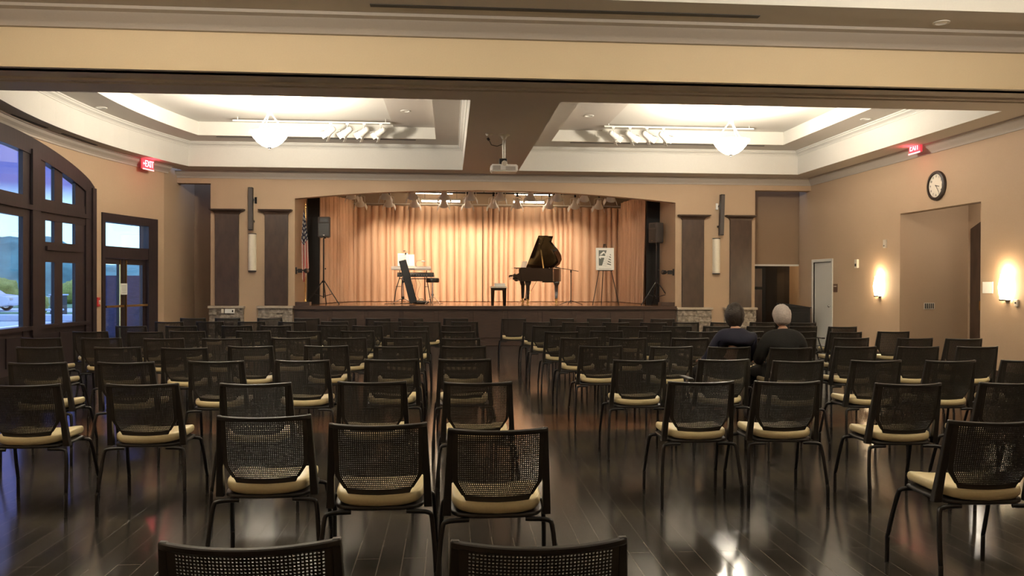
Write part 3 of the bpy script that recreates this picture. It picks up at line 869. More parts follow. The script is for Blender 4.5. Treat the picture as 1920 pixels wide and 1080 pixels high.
wallbox(17.90, 1.41, 0.20, 0.19, 0.012, M_plq, 'room_sign', 'small brown room sign beside the white door', 'sign', (-0.06, 0.06, 0.03, 0.045))
wallbox(12.64, 1.45, 0.26, 0.19, 0.006, M_paper, 'wall_notice', 'pale sheet of paper on the wall beside the nearest sconce', 'notice')
wallbox(11.95, 1.21, 0.08, 0.11, 0.03, M_offw, 'thermostat', 'small white thermostat below the nearest sconce', 'thermostat', (-0.015, 0.015, -0.01, 0.015))
vg = thing('wall_grille', 'small beige louvred grille on the side of the tall recess', 'air vent', (9.53, OY1, 1.07))
MB().box(-0.11, 0.11, -0.012, 0, -0.065, 0.065).build('grille_frame', M_offw, vg, bevel=0.003)
for i in range(5): MB().box(-0.095 + i * 0.04, -0.075 + i * 0.04, -0.018, -0.008, -0.05, 0.05).build('louvre', M_slot, vg)

# clock
ck = thing('wall_clock', 'round dark-rimmed wall clock above the tall opening', 'clock', (XR, 14.04, 3.31))
R0 = 0.275
mb = MB().lathe([(R0 - 0.005, 0), (R0, 0.02), (R0 - 0.01, 0.045), (R0 - 0.055, 0.055), (R0 - 0.062, 0.03)], axis='x', n=40, cap=False)
mb.xf(Matrix.Rotation(PI, 4, 'Z')); mb.build('clock_rim', M_clockr, ck)
mb = MB().lathe([(0.001, 0.02), (R0 - 0.055, 0.02), (R0 - 0.055, 0.026), (0.001, 0.026)], axis='x', n=40).xf(Matrix.Rotation(PI, 4, 'Z'))
mb.build('clock_face', M_clockf, ck, smooth=False)
# local frame: looking at +x wall from the room; right on the dial is -y
def dial(r_, deg): a = math.radians(deg); return (-r_ * math.sin(a), r_ * math.cos(a))
for h_ in range(1, 13):
    vs, fs = text_mesh(str(h_), 0.055, 0.001)
    cy, cz = dial(0.172, h_ * 30)
    MB().add([(-0.028 - v.z, cy - v.x, cz + v.y) for v in vs], fs).build('numeral', M_black, ck, smooth=False)
for nm, deg, L_, w_ in (('hour_hand', 102, 0.10, 0.011), ('minute_hand', 144, 0.155, 0.008)):
    y1, z1 = dial(L_, deg); y0, z0 = dial(-0.02, deg)
    MB().obox((-0.033, y0, z0), (-0.033, y1, z1), w_, 0.003, upv=(1, 0, 0)).build(nm, M_black, ck, smooth=False)

# ---------------------------------------------------------------- exit signs
def exit_sign(loc, rz, lab, arrow):
    t = thing('exit_sign', lab, 'exit sign', loc, rz)     # local: faces -y, text along +x
    MB().box(-0.19, 0.19, -0.045, 0.0, -0.11, 0.11).build('housing', M_exit, t, bevel=0.006)
    vs, fs = text_mesh('EXIT', 0.20, 0.006)
    off = 0.03 if arrow else 0.0
    MB().add([(v.x * 0.72 + off, -0.049 - v.z, v.y) for v in vs], fs).build('letters', M_exitl, t, smooth=False)
    if arrow:
        MB().add([(-0.185, -0.05, 0), (-0.155, -0.05, 0.035), (-0.155, -0.05, 0.012), (-0.125, -0.05, 0.012), (-0.125, -0.05, -0.012), (-0.155, -0.05, -0.012), (-0.155, -0.05, -0.035)], [(0, 1, 2, 3, 4, 5, 6)]).build('arrow', M_exitl, t, smooth=False)
    MB().box(-0.19, 0.19, -0.052, -0.044, -0.125, -0.098).build('glowing_edge', M_exitp, t)
    MB().tube([(0, -0.02, 0.11), (0, -0.02, 0.16)], 0.012).build('mount', M_offw, t)
    return t
exit_sign((XR - 0.16, 14.44, 4.10 - 0.02), -PI / 2, 'red lit exit sign on the right wall above the clock', False)
lamp('POINT', 'exit_glow', (XR - 0.32, 14.44, 4.06), 1.6, (1.0, 0.05, 0.10), shadow_soft_size=0.12)
sl = (17.52 - AY) / AR
exit_sign((arcx(17.52) + 0.16, 17.50, 3.99), PI / 2 - math.atan(sl), 'red lit exit sign with a left arrow, above the left double door', True)
lamp('POINT', 'exit_glow', (arcx(17.52) + 0.34, 17.46, 3.99), 1.3, (1.0, 0.05, 0.10), shadow_soft_size=0.12)

# ---------------------------------------------------------------- pendant bowls
def pendant(i, lab):
    x, y, z = PENDANTS[i]
    zc = 4.94 if i < 2 else 5.6
    t = thing('pendant_bowl_light', lab, 'pendant light', (x, y, z))
    prof = [(0.012, -0.262), (0.06, -0.258), (0.14, -0.225), (0.22, -0.165), (0.285, -0.09), (0.325, -0.02), (0.35, 0.0), (0.352, 0.012), (0.335, 0.012), (0.31, -0.02), (0.27, -0.085), (0.21, -0.150), (0.13, -0.21), (0.05, -0.245), (0.01, -0.248)]
    m_ = M_bowl
    MB().lathe(prof, n=40).build('glass_bowl', m_, t, ang=1.2)
    MB().lathe([(0.004, -0.30), (0.014, -0.293), (0.012, -0.28), (0.035, -0.270), (0.04, -0.258), (0.01, -0.25)], n=16).build('finial', M_chrome, t)
    for k_ in range(3):
        a = 2 * PI * k_ / 3 + 0.5
        MB().tube([(0.335 * math.cos(a), 0.335 * math.sin(a), 0.005), (0.03 * math.cos(a), 0.03 * math.sin(a), 0.36)], 0.009).build('rod', M_white, t)
    MB().lathe([(0.012, 0.33), (0.04, 0.345), (0.045, 0.375), (0.015, 0.39)], n=16).build('hub', M_white, t)
    MB().tube([(0, 0, 0.38), (0, 0, zc - z - 0.03)], 0.012).build('stem', M_white, t)
    MB().lathe([(0.02, zc - z - 0.05), (0.07, zc - z - 0.03), (0.075, zc - z)], n=20).build('canopy', M_white, t)
    lamp('POINT', 'pendant_bulb', (x, y, z + 0.05), UPLIGHT[i], PEND, shadow_soft_size=0.16)
pendant(0, 'glowing white glass bowl pendant in the left ceiling coffer')
pendant(1, 'glowing white glass bowl pendant in the right ceiling coffer')
pendant(2, 'glowing glass bowl pendant in the near ceiling, left, above the camera')
pendant(3, 'glowing glass bowl pendant in the near ceiling, right, above the camera')

# track spotlights (off) in the coffers
def track_heads(x0, x1, y, z, n, face, where):
    t = thing('lighting_track', 'slim white lighting track in the %s ceiling coffer' % where, 'lighting track', (0, y, z))
    ext = 2.0
    a, b_ = (x0 - 0.2, x1 + ext) if face < 0 else (x0 - ext, x1 + 0.2)
    MB().box(a, b_, -0.018, 0.018, 0.0, 0.03).build('rail', M_white, t, bevel=0.003)
    MB().tube([(a + 0.1, 0, 0.03), (a + 0.1, 0, 4.94 - z)], 0.006).build('hanger', M_white, t)
    MB().tube([(b_ - 0.1, 0, 0.03), (b_ - 0.1, 0, 4.94 - z)], 0.006).build('hanger', M_white, t)
    first = None
    ords = ['leftmost', 'second from left', 'third from left', 'rightmost']
    for i in range(n):
        x = x0 + (x1 - x0) * i / (n - 1)
        lab = 'white track spotlight with barn doors, %s of the four in the %s coffer' % (ords[i], where)
        if first is None:
            h = thing('track_spotlight', lab, 'spotlight', (x, y, z), 0, 'track spotlights in the %s coffer' % where)
            MB().box(-0.03, 0.03, -0.015, 0.015, -0.03, 0.0).tube([(0, 0, -0.03), (0, 0, -0.08)], 0.008).build('adapter', M_white, h)
            MB().tube([(-face * 0.0, -0.07, -0.17), (0, -0.07, -0.09), (0, 0, -0.075), (0, 0.07, -0.09), (0, 0.07, -0.17)], 0.008).build('yoke', M_white, h)
            Mx = Matrix.Translation((0, 0, -0.17)) @ Matrix.Rotation(face * math.radians(55), 4, 'Y') @ Matrix.Rotation(math.radians(18), 4, 'X')
            MB().lathe([(0.03, 0.12), (0.055, 0.10), (0.065, 0.05), (0.065, -0.02), (0.078, -0.07), (0.085, -0.10), (0.075, -0.10), (0.06, -0.03)], n=18).xf(Mx).build('lamp_can', M_white, h)
            for k_ in range(4):
                f_ = MB().box(-0.065, 0.065, 0.0, 0.004, -0.10, 0.0)
                f_.xf(Mx @ Matrix.Rotation(k_ * PI / 2, 4, 'Z') @ Matrix.Translation((0, 0.085, -0.10)) @ Matrix.Rotation(math.radians(25), 4, 'X'))
                f_.build('barn_door', M_white, h)
            first = h
        else:
            h = copy_tree(first); h.location = (x, y, z); h['label'] = lab
track_heads(-2.49, -1.45, 17.0, 4.84, 4, 1, 'left')
track_heads(3.50, 4.60, 17.0, 4.86, 4, -1, 'right')
# recessed downlights
dls = [(2.81, 16.08, 4.90, 'left band of the right coffer'), (-0.88, 15.96, 4.90, 'right band of the left coffer'), (-6.28, 15.0, 4.65, 'curved ledge of the left coffer'), (7.9, 14.7, 4.65, 'right-hand ledge of the right coffer'), (6.17, 9.65, ZN, 'near ceiling, upper right')]
for x, y, z, w_ in dls:
    t = thing('recessed_downlight', 'small recessed downlight in the ' + w_, 'downlight', (x, y, z))
    MB().lathe([(0.10, 0.0), (0.10, -0.008), (0.075, -0.010), (0.07, -0.001)], n=20).build('trim_ring', M_white, t)
    MB().lathe([(0.001, -0.002), (0.07, -0.002), (0.07, 0.0), (0.001, 0.0)], n=20).build('reflector', M_chrome, t)

# ---------------------------------------------------------------- projector
pj = thing('projector', 'white ceiling projector hanging from the centre beam', 'projector', (0.945, 14.02, ZS))
MB().box(-0.235, 0.235, -0.17, 0.17, -0.66, -0.535).build('body', M_white, pj, bevel=0.02, seg=3)
MB().box(-0.20, -0.07, -0.174, -0.168, -0.635, -0.56).build('vent_grille', M_silver, pj)
MB().box(0.02, 0.19, -0.174, -0.168, -0.635, -0.575).build('vent_grille', M_silver, pj)
MB().lathe([(0.045, -0.03), (0.05, 0.0), (0.045, 0.02), (0.03, 0.02)], (0.0, -0.15, -0.52), axis='y', n=18).build('cable_loop', M_offw, pj)
MB().box(-0.085, 0.05, -0.05, 0.05, -0.53, -0.42).xf(Matrix.Translation((0, 0, 0))).build('tilt_bracket', M_bmetal, pj, bevel=0.004)
MB().tube([(-0.018, 0, -0.42), (-0.018, 0, -0.07)], 0.011).build('pole', M_chrome, pj)
MB().tube([(0.018, 0, -0.42), (0.018, 0, -0.07)], 0.011).build('pole', M_chrome, pj)
MB().lathe([(0.10, 0.0), (0.10, -0.012), (0.06, -0.03), (0.035, -0.07), (0.02, -0.08)], n=24).build('ceiling_plate', M_offw, pj)
MB().lathe([(0.03, 0.20), (0.035, 0.17)], (0.12, 0, -0.60), axis='y', n=16).build('lens', M_dglass, pj)
MB().tube([(-0.02, 0, -0.16), (-0.12, 0, -0.20), (-0.22, 0.0, -0.18), (-0.26, 0, -0.10)], 0.006).tube([(-0.26, 0, -0.10), (-0.29, 0, -0.06)], 0.022).build('cable', M_black, pj)
sd = thing('smoke_detector', 'small round smoke detector on the centre beam above the projector', 'smoke detector', (0.68, 13.9, ZS))
MB().lathe([(0.065, 0), (0.065, -0.02), (0.045, -0.045), (0.01, -0.048)], n=20).build('cover', M_offw, sd)

# ================================================================ ON THE STAGE
SZ = 0.95
# ---- stage spotlights, two rows on pipes
def pipe(y, z, name_lab):
    t = thing('lighting_pipe', name_lab, 'lighting pipe', (0, y, z))
    MB().tube([(-2.9, 0, 0), (4.9, 0, 0)], 0.02, n=10).build('pipe', M_bmetal, t)
    for x in (-2.6, 0.93, 4.5): MB().tube([(x, 0, 0), (x, 0, 4.16 - z)], 0.008).build('hanger', M_bmetal, t)
pipe(20.4, 4.01, 'front lighting pipe under the stage ceiling')
pipe(21.9, 3.96, 'rear lighting pipe under the stage ceiling')
FRX = [-2.468, -1.63, -0.935, -0.141, 0.535, 1.284, 2.063, 2.765, 3.457, 4.152]
RRX = [-2.421, -1.649, -0.96, -0.165, 0.488, 1.188, 1.848, 2.732, 3.444, 4.114]
ORD = ['first', 'second', 'third', 'fourth', 'fifth', 'sixth', 'seventh', 'eighth', 'ninth', 'tenth', 'eleventh', 'twelfth', 'thirteenth', 'fourteenth', 'fifteenth', 'sixteenth', 'seventeenth']
sp0 = None
for rown, xs, y, z in (('front', FRX, 20.4, 4.01), ('rear', RRX, 21.9, 3.96)):
    for i, x in enumerate(xs):
        lab = 'silver stage spotlight, %s from the left on the %s stage pipe' % (ORD[i], rown)
        if sp0 is None:
            sp0 = thing('stage_spotlight', lab, 'stage light', (x, y, z), 0, 'spotlights over the stage')
            MB().box(-0.02, 0.02, -0.02, 0.02, -0.07, 0.02).build('clamp', M_bmetal, sp0)
            MB().tube([(-0.10, 0, -0.22), (-0.095, 0, -0.10), (0, 0, -0.07), (0.095, 0, -0.10), (0.10, 0, -0.22)], 0.008).build('yoke', M_offw, sp0)
            Mx = Matrix.Translation((0, 0, -0.19)) @ Matrix.Rotation(math.radians(34), 4, 'X')
            MB().lathe([(0.02, 0.10), (0.045, 0.085), (0.055, 0.03), (0.06, -0.01), (0.085, -0.06), (0.10, -0.10), (0.094, -0.10), (0.079, -0.06), (0.054, -0.01), (0.049, 0.03), (0.039, 0.08)], n=20, cap=False).xf(Mx).build('lamp_can', M_white, sp0)
            MB().lathe([(0.001, 0.05), (0.044, 0.05), (0.044, 0.056), (0.001, 0.056)], n=20).xf(Mx).build('reflector', M_chrome, sp0)
            for s_ in (-1, 1):
                MB().box(-0.004, 0.004, -0.07, 0.07, -0.10, 0).xf(Mx @ Matrix.Translation((s_ * 0.10, 0, -0.09)) @ Matrix.Rotation(s_ * -0.35, 4, 'Y')).build('barn_door', M_white, sp0)
            sp0.scale = (1.3, 1.3, 1.3)
        else:
            h = copy_tree(sp0); h.location = (x, y, z); h['label'] = lab
for i in range(0, 10, 1):
    x = RRX[i] * 0.93 + 0.05
    s_ = lamp('SPOT', 'stage_beam', (RRX[i], 21.9, 3.70), SPOT_W, STAGE, spot_size=math.radians(95), spot_blend=0.8, shadow_soft_size=0.02)
    aim(s_, (0.6 + (x - 0.6) * 0.62, 23.3, 1.35))
for i in range(0, 10, 2):
    s_ = lamp('SPOT', 'stage_beam', (FRX[i], 20.4, 3.75), SPOT_W * 0.75, STAGE, spot_size=math.radians(90), spot_blend=0.8, shadow_soft_size=0.02)
    aim(s_, (0.9 + (FRX[i] - 0.9) * 0.7, 21.6, 0.95))
# ---- fluorescent fixtures
for x0, x1, y, z, lab in ((-1.04, 0.10, 23.1, 4.10, 'left lit fluorescent fixture on the stage ceiling'), (1.85, 2.98, 23.1, 4.10, 'right lit fluorescent fixture on the stage ceiling'),
                       (-0.8, 0.30, 22.3, 3.79, 'left lit fluorescent batten hung above the back curtain'), (1.75, 2.65, 22.3, 3.79, 'right lit fluorescent batten hung above the back curtain')):
    t = thing('fluorescent_light', lab, 'fluorescent light', ((x0 + x1) / 2, y, z))
    L_ = (x1 - x0) / 2
    MB().box(-L_, L_, -0.025, 0.025, 0.0, 0.05).build('housing', M_white, t, bevel=0.004)
    MB().tube([(-L_ + 0.02, 0, -0.025), (L_ - 0.02, 0, -0.025)], 0.022, n=10).build('tube', M_tube, t)
    if z < 4:
        for s_ in (-1, 1): MB().tube([(s_ * L_ * 0.8, 0, 0.05), (s_ * L_ * 0.8, 0, 4.16 - z)], 0.005).build('hanger', M_bmetal, t)

# ---- US flag on a pole
fg = thing('flag', 'american flag drooping from a gilt pole at the left of the stage', 'flag', (-3.50, 19.80, SZ))
MB().lathe([(0.13, 0), (0.14, 0.02), (0.12, 0.05), (0.06, 0.065), (0.03, 0.09), (0.022, 0.14), (0.016, 0.15)], n=24).build('base', M_brass, fg)
MB().tube([(0, 0, 0.10), (0, 0, 2.36)], 0.013, n=12).build('pole', M_brass, fg)
MB().lathe([(0.012, 2.35), (0.03, 2.375), (0.03, 2.395), (0.012, 2.42), (0.016, 2.47), (0.004, 2.53)], n=16).build('finial', M_brass, fg)
NUF, NVF = 150, 130
def flagpt(u, v, off=0):
    # u along the fly gathered into folds, v from hem (0) to hoist top (1)
    top = 2.32 - 0.10 * u; bot = 0.70 - 0.15 * math.sin(u * 5) + 0.10 * abs(u - 0.4)
    z = bot + (top - bot) * v
    wdt = 0.018 + 0.20 * (1 - v) ** 0.8 if v > 0.5 else 0.018 + 0.20 * (0.5 ** 0.8) + 0.015 * (0.5 - v)
    s_ = 2 * u - 1
    x = s_ * wdt * 0.62 + 0.03 * (0.9 - v) - 0.02
    y = -0.03 - 0.05 * math.sin(u * 4 * PI + v * 1.5) * (1.1 - v) - off
    return (x, y, z)
mb = MB()
def fm(i, j):
    u, v = (i + 0.5) / NUF, (j + 0.5) / NVF
    if v > 0.52:
        gu, gv = u * 4.0, (v - 0.52) * 15.0
        if int(gv) % 2: gu += 0.5
        du, dv = (gu % 1) - 0.5, (gv % 1) - 0.5
        return 1 if du * du + dv * dv < 0.075 else 2
    return 0 if int(u * 9 + 0.55 * v) % 2 == 0 else 1
mb.sheet(lambda u, v: flagpt(u, v), NUF, NVF, mfn=fm)
mb.sheet(lambda u, v: flagpt(u, v, -0.004), NUF, NVF, mfn=fm)
mb.build('flag_cloth', [M_red, M_fwhite, M_navy], fg, ang=1.2)

# ---- loudspeakers on tripod stands
def spk_stand(x, y, hub, top, spread, lab):
    t = thing('speaker_stand', lab, 'speaker stand', (x, y, SZ))
    MB().tube([(0, 0, hub - 0.42), (0, 0, top)], 0.019, n=12).build('pole', M_bmetal, t)
    MB().lathe([(0.02, hub - 0.04), (0.035, hub - 0.03), (0.035, hub + 0.02), (0.02, hub + 0.03)], n=14).build('collar', M_bmetal, t)
    MB().lathe([(0.008, 0), (0.02, 0.01), (0.02, 0.03), (0.01, 0.035)], (0.03, -0.02, hub + 0.32), axis='x', n=12).build('knob', M_black, t)
    for a in (PI * 1.0 + 0.2, -0.35, PI / 2):
        c, s_ = math.cos(a), math.sin(a)
        L_ = MB().tube([(0.03 * c, 0.03 * s_, hub), (spread * c, spread * s_, 0.012)], 0.013).build('leg', M_bmetal, t)
        MB().tube([(0.02 * c, 0.02 * s_, hub - 0.38), (spread * 0.55 * c, spread * 0.55 * s_, hub * 0.46)], 0.008).build('brace', M_bmetal, t)
        MB().ball((spread * c, spread * s_, 0.014), 0.019).build('rubber_foot', M_black, L_)
def cabinet_speaker(x, y, z, rz, lab):
    t = thing('loudspeaker', lab, 'loudspeaker', (x, y, z), rz)
    w_, d, h = 0.15, 0.15, 0.255
    mb = MB()
    pr = [(-w_, -d), (w_, -d), (w_ * 0.94, d * 0.2), (w_ * 0.6, d), (-w_ * 0.6, d), (-w_ * 0.94, d * 0.2)]
    mb.prism(pr, lambda a, b_, dd: (a, b_, dd), -h, h); mb.build('cabinet', M_grey, t, bevel=0.012, seg=2)
    MB().box(-w_ + 0.015, w_ - 0.015, -d - 0.008, -d + 0.002, -h + 0.02, h * 0.35).build('grille', M_black, t, bevel=0.006)
    MB().prism([(-0.11, 0.12), (0.11, 0.12), (0.085, 0.22), (-0.085, 0.22)], lambda a, b_, dd: (a, dd, b_), -d - 0.006, -d + 0.002).build('horn', M_black, t)
    MB().box(-0.02, 0.02, -d - 0.011, -d - 0.004, -h + 0.04, -h + 0.055).build('badge', M_chrome, t)
    MB().lathe([(0.03, -h - 0.03), (0.035, -h), (0.02, -h + 0.01)], n=12).build('pole_socket', M_bmetal, t)
    MB().box(-0.10, -0.07, -0.1, 0.1, -h - 0.012, -h).build('foot', M_black, t)
    MB().box(0.07, 0.10, -0.1, 0.1, -h - 0.012, -h).build('foot', M_black, t)
spk_stand(-3.17, 20.5, 0.58, 1.66, 0.43, 'black tripod speaker stand near the flag')
cabinet_speaker(-3.145, 20.5, 2.895, 0.0, 'dark loudspeaker on a tripod in front of the left side curtain')
spk_stand(5.29, 20.16, 0.58, 1.60, 0.42, 'black tripod speaker stand at the right of the stage')
cabinet_speaker(5.29, 20.16, 2.80, -1.1, 'black loudspeaker on a tripod against the right black flat, seen edge-on')

# ---- keyboards on a stand
ks = thing('keyboard_stand', 'black metal two-tier stand holding two keyboards', 'keyboard stand', (-0.98, 21.85, SZ))
for x0, x1, xf in ((-0.36, -0.46, -0.50), (0.36, 0.42, 0.48)):
    MB().tube([(x0, -0.12, 0.70), (x1, -0.20, 0.35), (xf, -0.26, 0.012)], 0.013).build('leg', M_bmetal, ks)
    MB().tube([(x0 * 0.85, 0.14, 0.70), (x1 * 0.72, 0.22, 0.35), (xf * 0.66, 0.30, 0.012)], 0.013).build('leg', M_bmetal, ks)
    MB().tube([(x1 * 0.98, -0.18, 0.45), (x1 * 0.76, 0.20, 0.45)], 0.010).build('cross_bar', M_bmetal, ks)
    MB().tube([(x0, -0.12, 0.70), (x0, -0.16, 0.88), (x0, 0.15, 0.885)], 0.010).build('upper_arm', M_bmetal, ks)
    MB().tube([(x0, -0.16, 0.695), (x0, 0.17, 0.695)], 0.012).build('lower_arm', M_bmetal, ks)
MB().tube([(-0.36, -0.12, 0.66), (0.36, -0.12, 0.66)], 0.012).build('cross_bar', M_bmetal, ks)
def keyboard(x, y, z, w_, d, h, m_, name, lab, rz=0.0, tilt=0.0):
    t = thing(name, lab, 'keyboard', (x, y, z), rz)
    pr = [(-d / 2, 0), (-d / 2, h * 0.55), (-d / 2 + 0.03, h), (d / 2 - 0.16, h * 0.9), (d / 2 - 0.15, h * 0.55), (d / 2, h * 0.5), (d / 2, 0)]
    MB().prism(pr, lambda a, b_, dd: (dd, a, b_), -w_ / 2, w_ / 2).build('body', m_, t, bevel=0.006)
    mb = MB(); nk = 36
    for i in range(nk):
        k0 = -w_ / 2 + 0.03 + (w_ - 0.06) * i / nk
        mb.box(k0 + 0.001, k0 + (w_ - 0.06) / nk - 0.001, d / 2 - 0.15, d / 2 - 0.01, h * 0.5, h * 0.72)
    o = mb.build('white_keys', M_ivory, t, smooth=False); o['kind'] = 'stuff'
    mb = MB()
    for i in range(nk):
        if i % 7 in (0, 1, 3, 4, 5):
            k0 = -w_ / 2 + 0.03 + (w_ - 0.06) * (i + 0.72) / nk
            mb.box(k0, k0 + 0.013, d / 2 - 0.15, d / 2 - 0.06, h * 0.7, h * 0.9)
    o = mb.build('black_keys', M_black, t, smooth=False); o['kind'] = 'stuff'
    return t
k1 = keyboard(-1.03, 21.85, SZ + 0.897, 1.06, 0.36, 0.10, M_silver, 'electronic_keyboard', 'light grey electronic keyboard on the upper tier of the stand', -0.05)
MB().box(-0.10, 0.10, -0.181, -0.176, 0.02, 0.035).build('jack_panel', M_bmetal, k1)
k2 = keyboard(-0.91, 21.85, SZ + 0.71, 0.98, 0.34, 0.12, M_bmetal, 'electronic_keyboard', 'black electronic keyboard on the lower tier of the stand', -0.06)
for i in range(8): MB().lathe([(0.012, 0), (0.010, -0.012)], (-0.18 + i * 0.07, -0.17, 0.05), axis='y', n=10).build('jack', M_chrome, k2)
# sheet music leaning on the upper keyboard
sm = thing('sheet_music', 'bright white sheet music standing on the upper keyboard', 'sheet music', (-1.20, 21.95, SZ + 0.998), -0.12)
for i, (x0, x1, z1, yo) in enumerate(((-0.23, 0.05, 0.36, 0.0), (-0.02, 0.22, 0.33, 0.02))):
    MB().prism([(x0 + 0.02, 0), (x1 + 0.03, 0), (x1, z1), (x0, z1)], lambda a, b_, d: (a, d + b_ * 0.25, b_), yo, yo + 0.003).build('page', M_paper, sm, smooth=False)
mb = MB()
for r_ in range(5):
    for c_ in range(9): mb.obox((-0.19 + c_ * 0.024, -0.003 + (0.30 - r_ * 0.05) * 0.25, 0.30 - r_ * 0.05), (-0.178 + c_ * 0.024, -0.003 + (0.30 - r_ * 0.05) * 0.25, 0.30 - r_ * 0.05), 0.004, 0.010)
o = mb.build('printed_notes', M_ink, sm, smooth=False); o['kind'] = 'stuff'
MB().box(-0.24, 0.24, -0.03, 0.02, -0.002, 0.008).build('music_rest', M_bmetal, sm)
cl = thing('clip_lamp', 'small black clip lamp on top of the sheet music', 'lamp', (-1.20, 22.05, SZ + 1.35))
MB().box(-0.02, 0.02, -0.02, 0.02, -0.04, 0.02).build('clip', M_black, cl, bevel=0.004)
MB().tube([(0, 0, 0.01), (0.02, 0, 0.06), (-0.03, -0.02, 0.08)], 0.005).build('neck', M_black, cl)
MB().ball((-0.04, -0.02, 0.07), (0.03, 0.02, 0.012)).build('lamp_head', M_black, cl)
gl = thing('gooseneck_lamp', 'white gooseneck lamp arching over the upper keyboard', 'lamp', (-0.90, 21.72, SZ + 0.99))
MB().lathe([(0.03, 0), (0.03, 0.012), (0.008, 0.02)], n=16).build('base', M_bmetal, gl)
MB().tube([(0, 0, 0.015), (-0.02, 0, 0.09), (0.02, 0, 0.15), (0.10, 0, 0.17), (0.16, 0, 0.15)], 0.006).build('neck', M_chrome, gl)
MB().ball((0.19, 0, 0.14), (0.06, 0.035, 0.022)).build('lamp_head', M_white, gl)
# music stand with white pole
ms = thing('tripod_stand', 'chrome tripod stand in front of the keyboards', 'stand', (-1.20, 20.85, SZ))
MB().tube([(0, 0, 0.12), (0, 0, 0.88)], 0.016, n=12).build('pole', M_chrome, ms)
MB().lathe([(0.018, 0.55), (0.03, 0.56), (0.03, 0.60), (0.018, 0.61)], n=12).build('clamp', M_black, ms)
MB().lathe([(0.018, 0.12), (0.035, 0.13), (0.035, 0.19), (0.018, 0.20)], n=12).build('hub', M_black, ms)
for a in (PI * 1.08, -0.12, PI * 0.55):
    MB().tube([(0, 0, 0.16), (0.29 * math.cos(a), 0.29 * math.sin(a), 0.012)], 0.012).build('leg', M_chrome, ms)
MB().obox((-0.06, 0, 0.885), (0.10, 0, 0.885), 0.03, 0.012).build('top_bar', M_bmetal, ms)
# upright leaning board
lb = thing('keyboard_case', 'long black keyboard case leaning against the tripod stand', 'case', (-0.935, 20.74, SZ))
MB().obox((0.01, 0, 0.03), (-0.28, 0.07, 1.13), 0.055, 0.19, upv=(1, 0, 0.2)).build('shell', M_bmetal, lb, bevel=0.012)
MB().obox((-0.1, 0.01, 0.52), (-0.13, 0.02, 0.64), 0.075, 0.02, upv=(1, 0, 0)).build('handle', M_black, lb, bevel=0.004)
# bags and cables on the floor
bg_ = thing('black_bag', 'low black bag on the stage floor between the keyboards and the round stool', 'bag', (-0.74, 20.85, SZ))
mb = MB(); mb.ball((0, 0, 0.045), (0.22, 0.12, 0.05), n=20, m=10); mb.ball((-0.12, -0.03, 0.05), (0.08, 0.08, 0.05), n=14, m=8)
mb.v = [(x, y, max(0.002, z)) for x, y, z in mb.v]; mb.build('body', M_black, bg_, ang=1.2)
MB().tube([(-0.08, 0, 0.08), (-0.04, 0, 0.13), (0.05, 0, 0.13), (0.09, 0, 0.08)], 0.008).build('strap', M_black, bg_)
cp_ = []
rnd = random.Random(5)
mb = MB()
for k_ in range(4):
    x, y = -1.75 + 0.2 * k_, 20.9 + 0.15 * k_
    pts = []
    for i in range(14):
        x += 0.07; y += rnd.uniform(-0.07, 0.07); pts.append((x, y, SZ + 0.008 + 0.004 * k_))
    tag(MB().tube(pts, 0.007, n=6).build('cable', M_black), 'black cable on the stage floor by the keyboards, %s of four' % ORD[k_], 'cable', 'cables under the keyboards')
for k_ in range(5):
    x = -1.15 + k_ * 0.07
    tag(MB().tube([(x, 22.05, SZ + 0.69), (x - 0.05 + 0.03 * k_, 22.05, SZ + 0.5), (x + 0.06 - 0.02 * k_, 22.0, SZ + 0.2), (x + 0.1, 21.9, SZ + 0.008)], 0.005, n=6).build('cable', M_black), 'thin black cable hanging from the keyboards to the floor', 'cable', 'hanging keyboard cables')
# drum throne
st = thing('round_stool', 'round black padded stool on chrome tripod legs', 'stool', (-0.43, 20.45, SZ))
MB().lathe([(0.02, 0.555), (0.155, 0.56), (0.168, 0.58), (0.168, 0.655), (0.15, 0.675), (0.02, 0.68)], n=32).build('seat', M_black, st, ang=0.8)
MB().tube([(0, 0, 0.12), (0, 0, 0.56)], 0.015, n=12).build('post', M_chrome, st)
MB().lathe([(0.017, 0.22), (0.035, 0.23), (0.035, 0.27), (0.017, 0.28)], n=12).build('collar', M_chrome, st)
for a in (PI + 0.25, -0.25, PI / 2, -PI / 2):
    MB().tube([(0, 0, 0.22), (0.2 * math.cos(a), 0.2 * math.sin(a), 0.013)], 0.010).build('leg', M_chrome, st)

# ---- grand piano
gp = thing('grand_piano', 'open black grand piano with its lid propped up, on stage', 'piano', (0, 0, SZ))
PY = 20.85     # treble side (towards the hall)
plan = [(1.86, PY), (2.70, PY), (2.72, PY + 0.10), (2.72, PY + 0.24), (2.80, PY + 0.40), (2.93, PY + 0.60), (3.03, PY + 0.82), (3.07, PY + 1.05), (3.04, PY + 1.25), (2.94, PY + 1.39), (2.8, PY + 1.45), (1.86, PY + 1.45)]
def plan_s(d):   # inset plan
    return inset(plan, d)
mb = MB()
zb, zt = 0.60, 0.945
o_, i_ = plan, plan_s(0.045)
n = len(plan)
for z in (zb, zt):
    mb.v += [(x, y, z) for x, y in o_]; mb.v += [(x, y, z) for x, y in i_]
for i in range(n):
    j = (i + 1) % n
    mb.f += [(i, j, j + 2 * n, i + 2 * n), (i + n, i + 3 * n, j + 3 * n, j + n), (i + 2 * n, j + 2 * n, j + 3 * n, i + 3 * n), (i, i + n, j + n, j)]
    mb.mi += [0] * 4
mb.build('rim', M_piano, gp, ang=0.6)
MB().prism(plan_s(0.04), lambda a, b_, d: (a, b_, d), zb, zb + 0.03).build('soundboard', M_piano, gp)
MB().prism(plan_s(0.06), lambda a, b_, d: (a, b_, d), zt - 0.10, zt - 0.07).build('gold_plate', M_felt, gp)
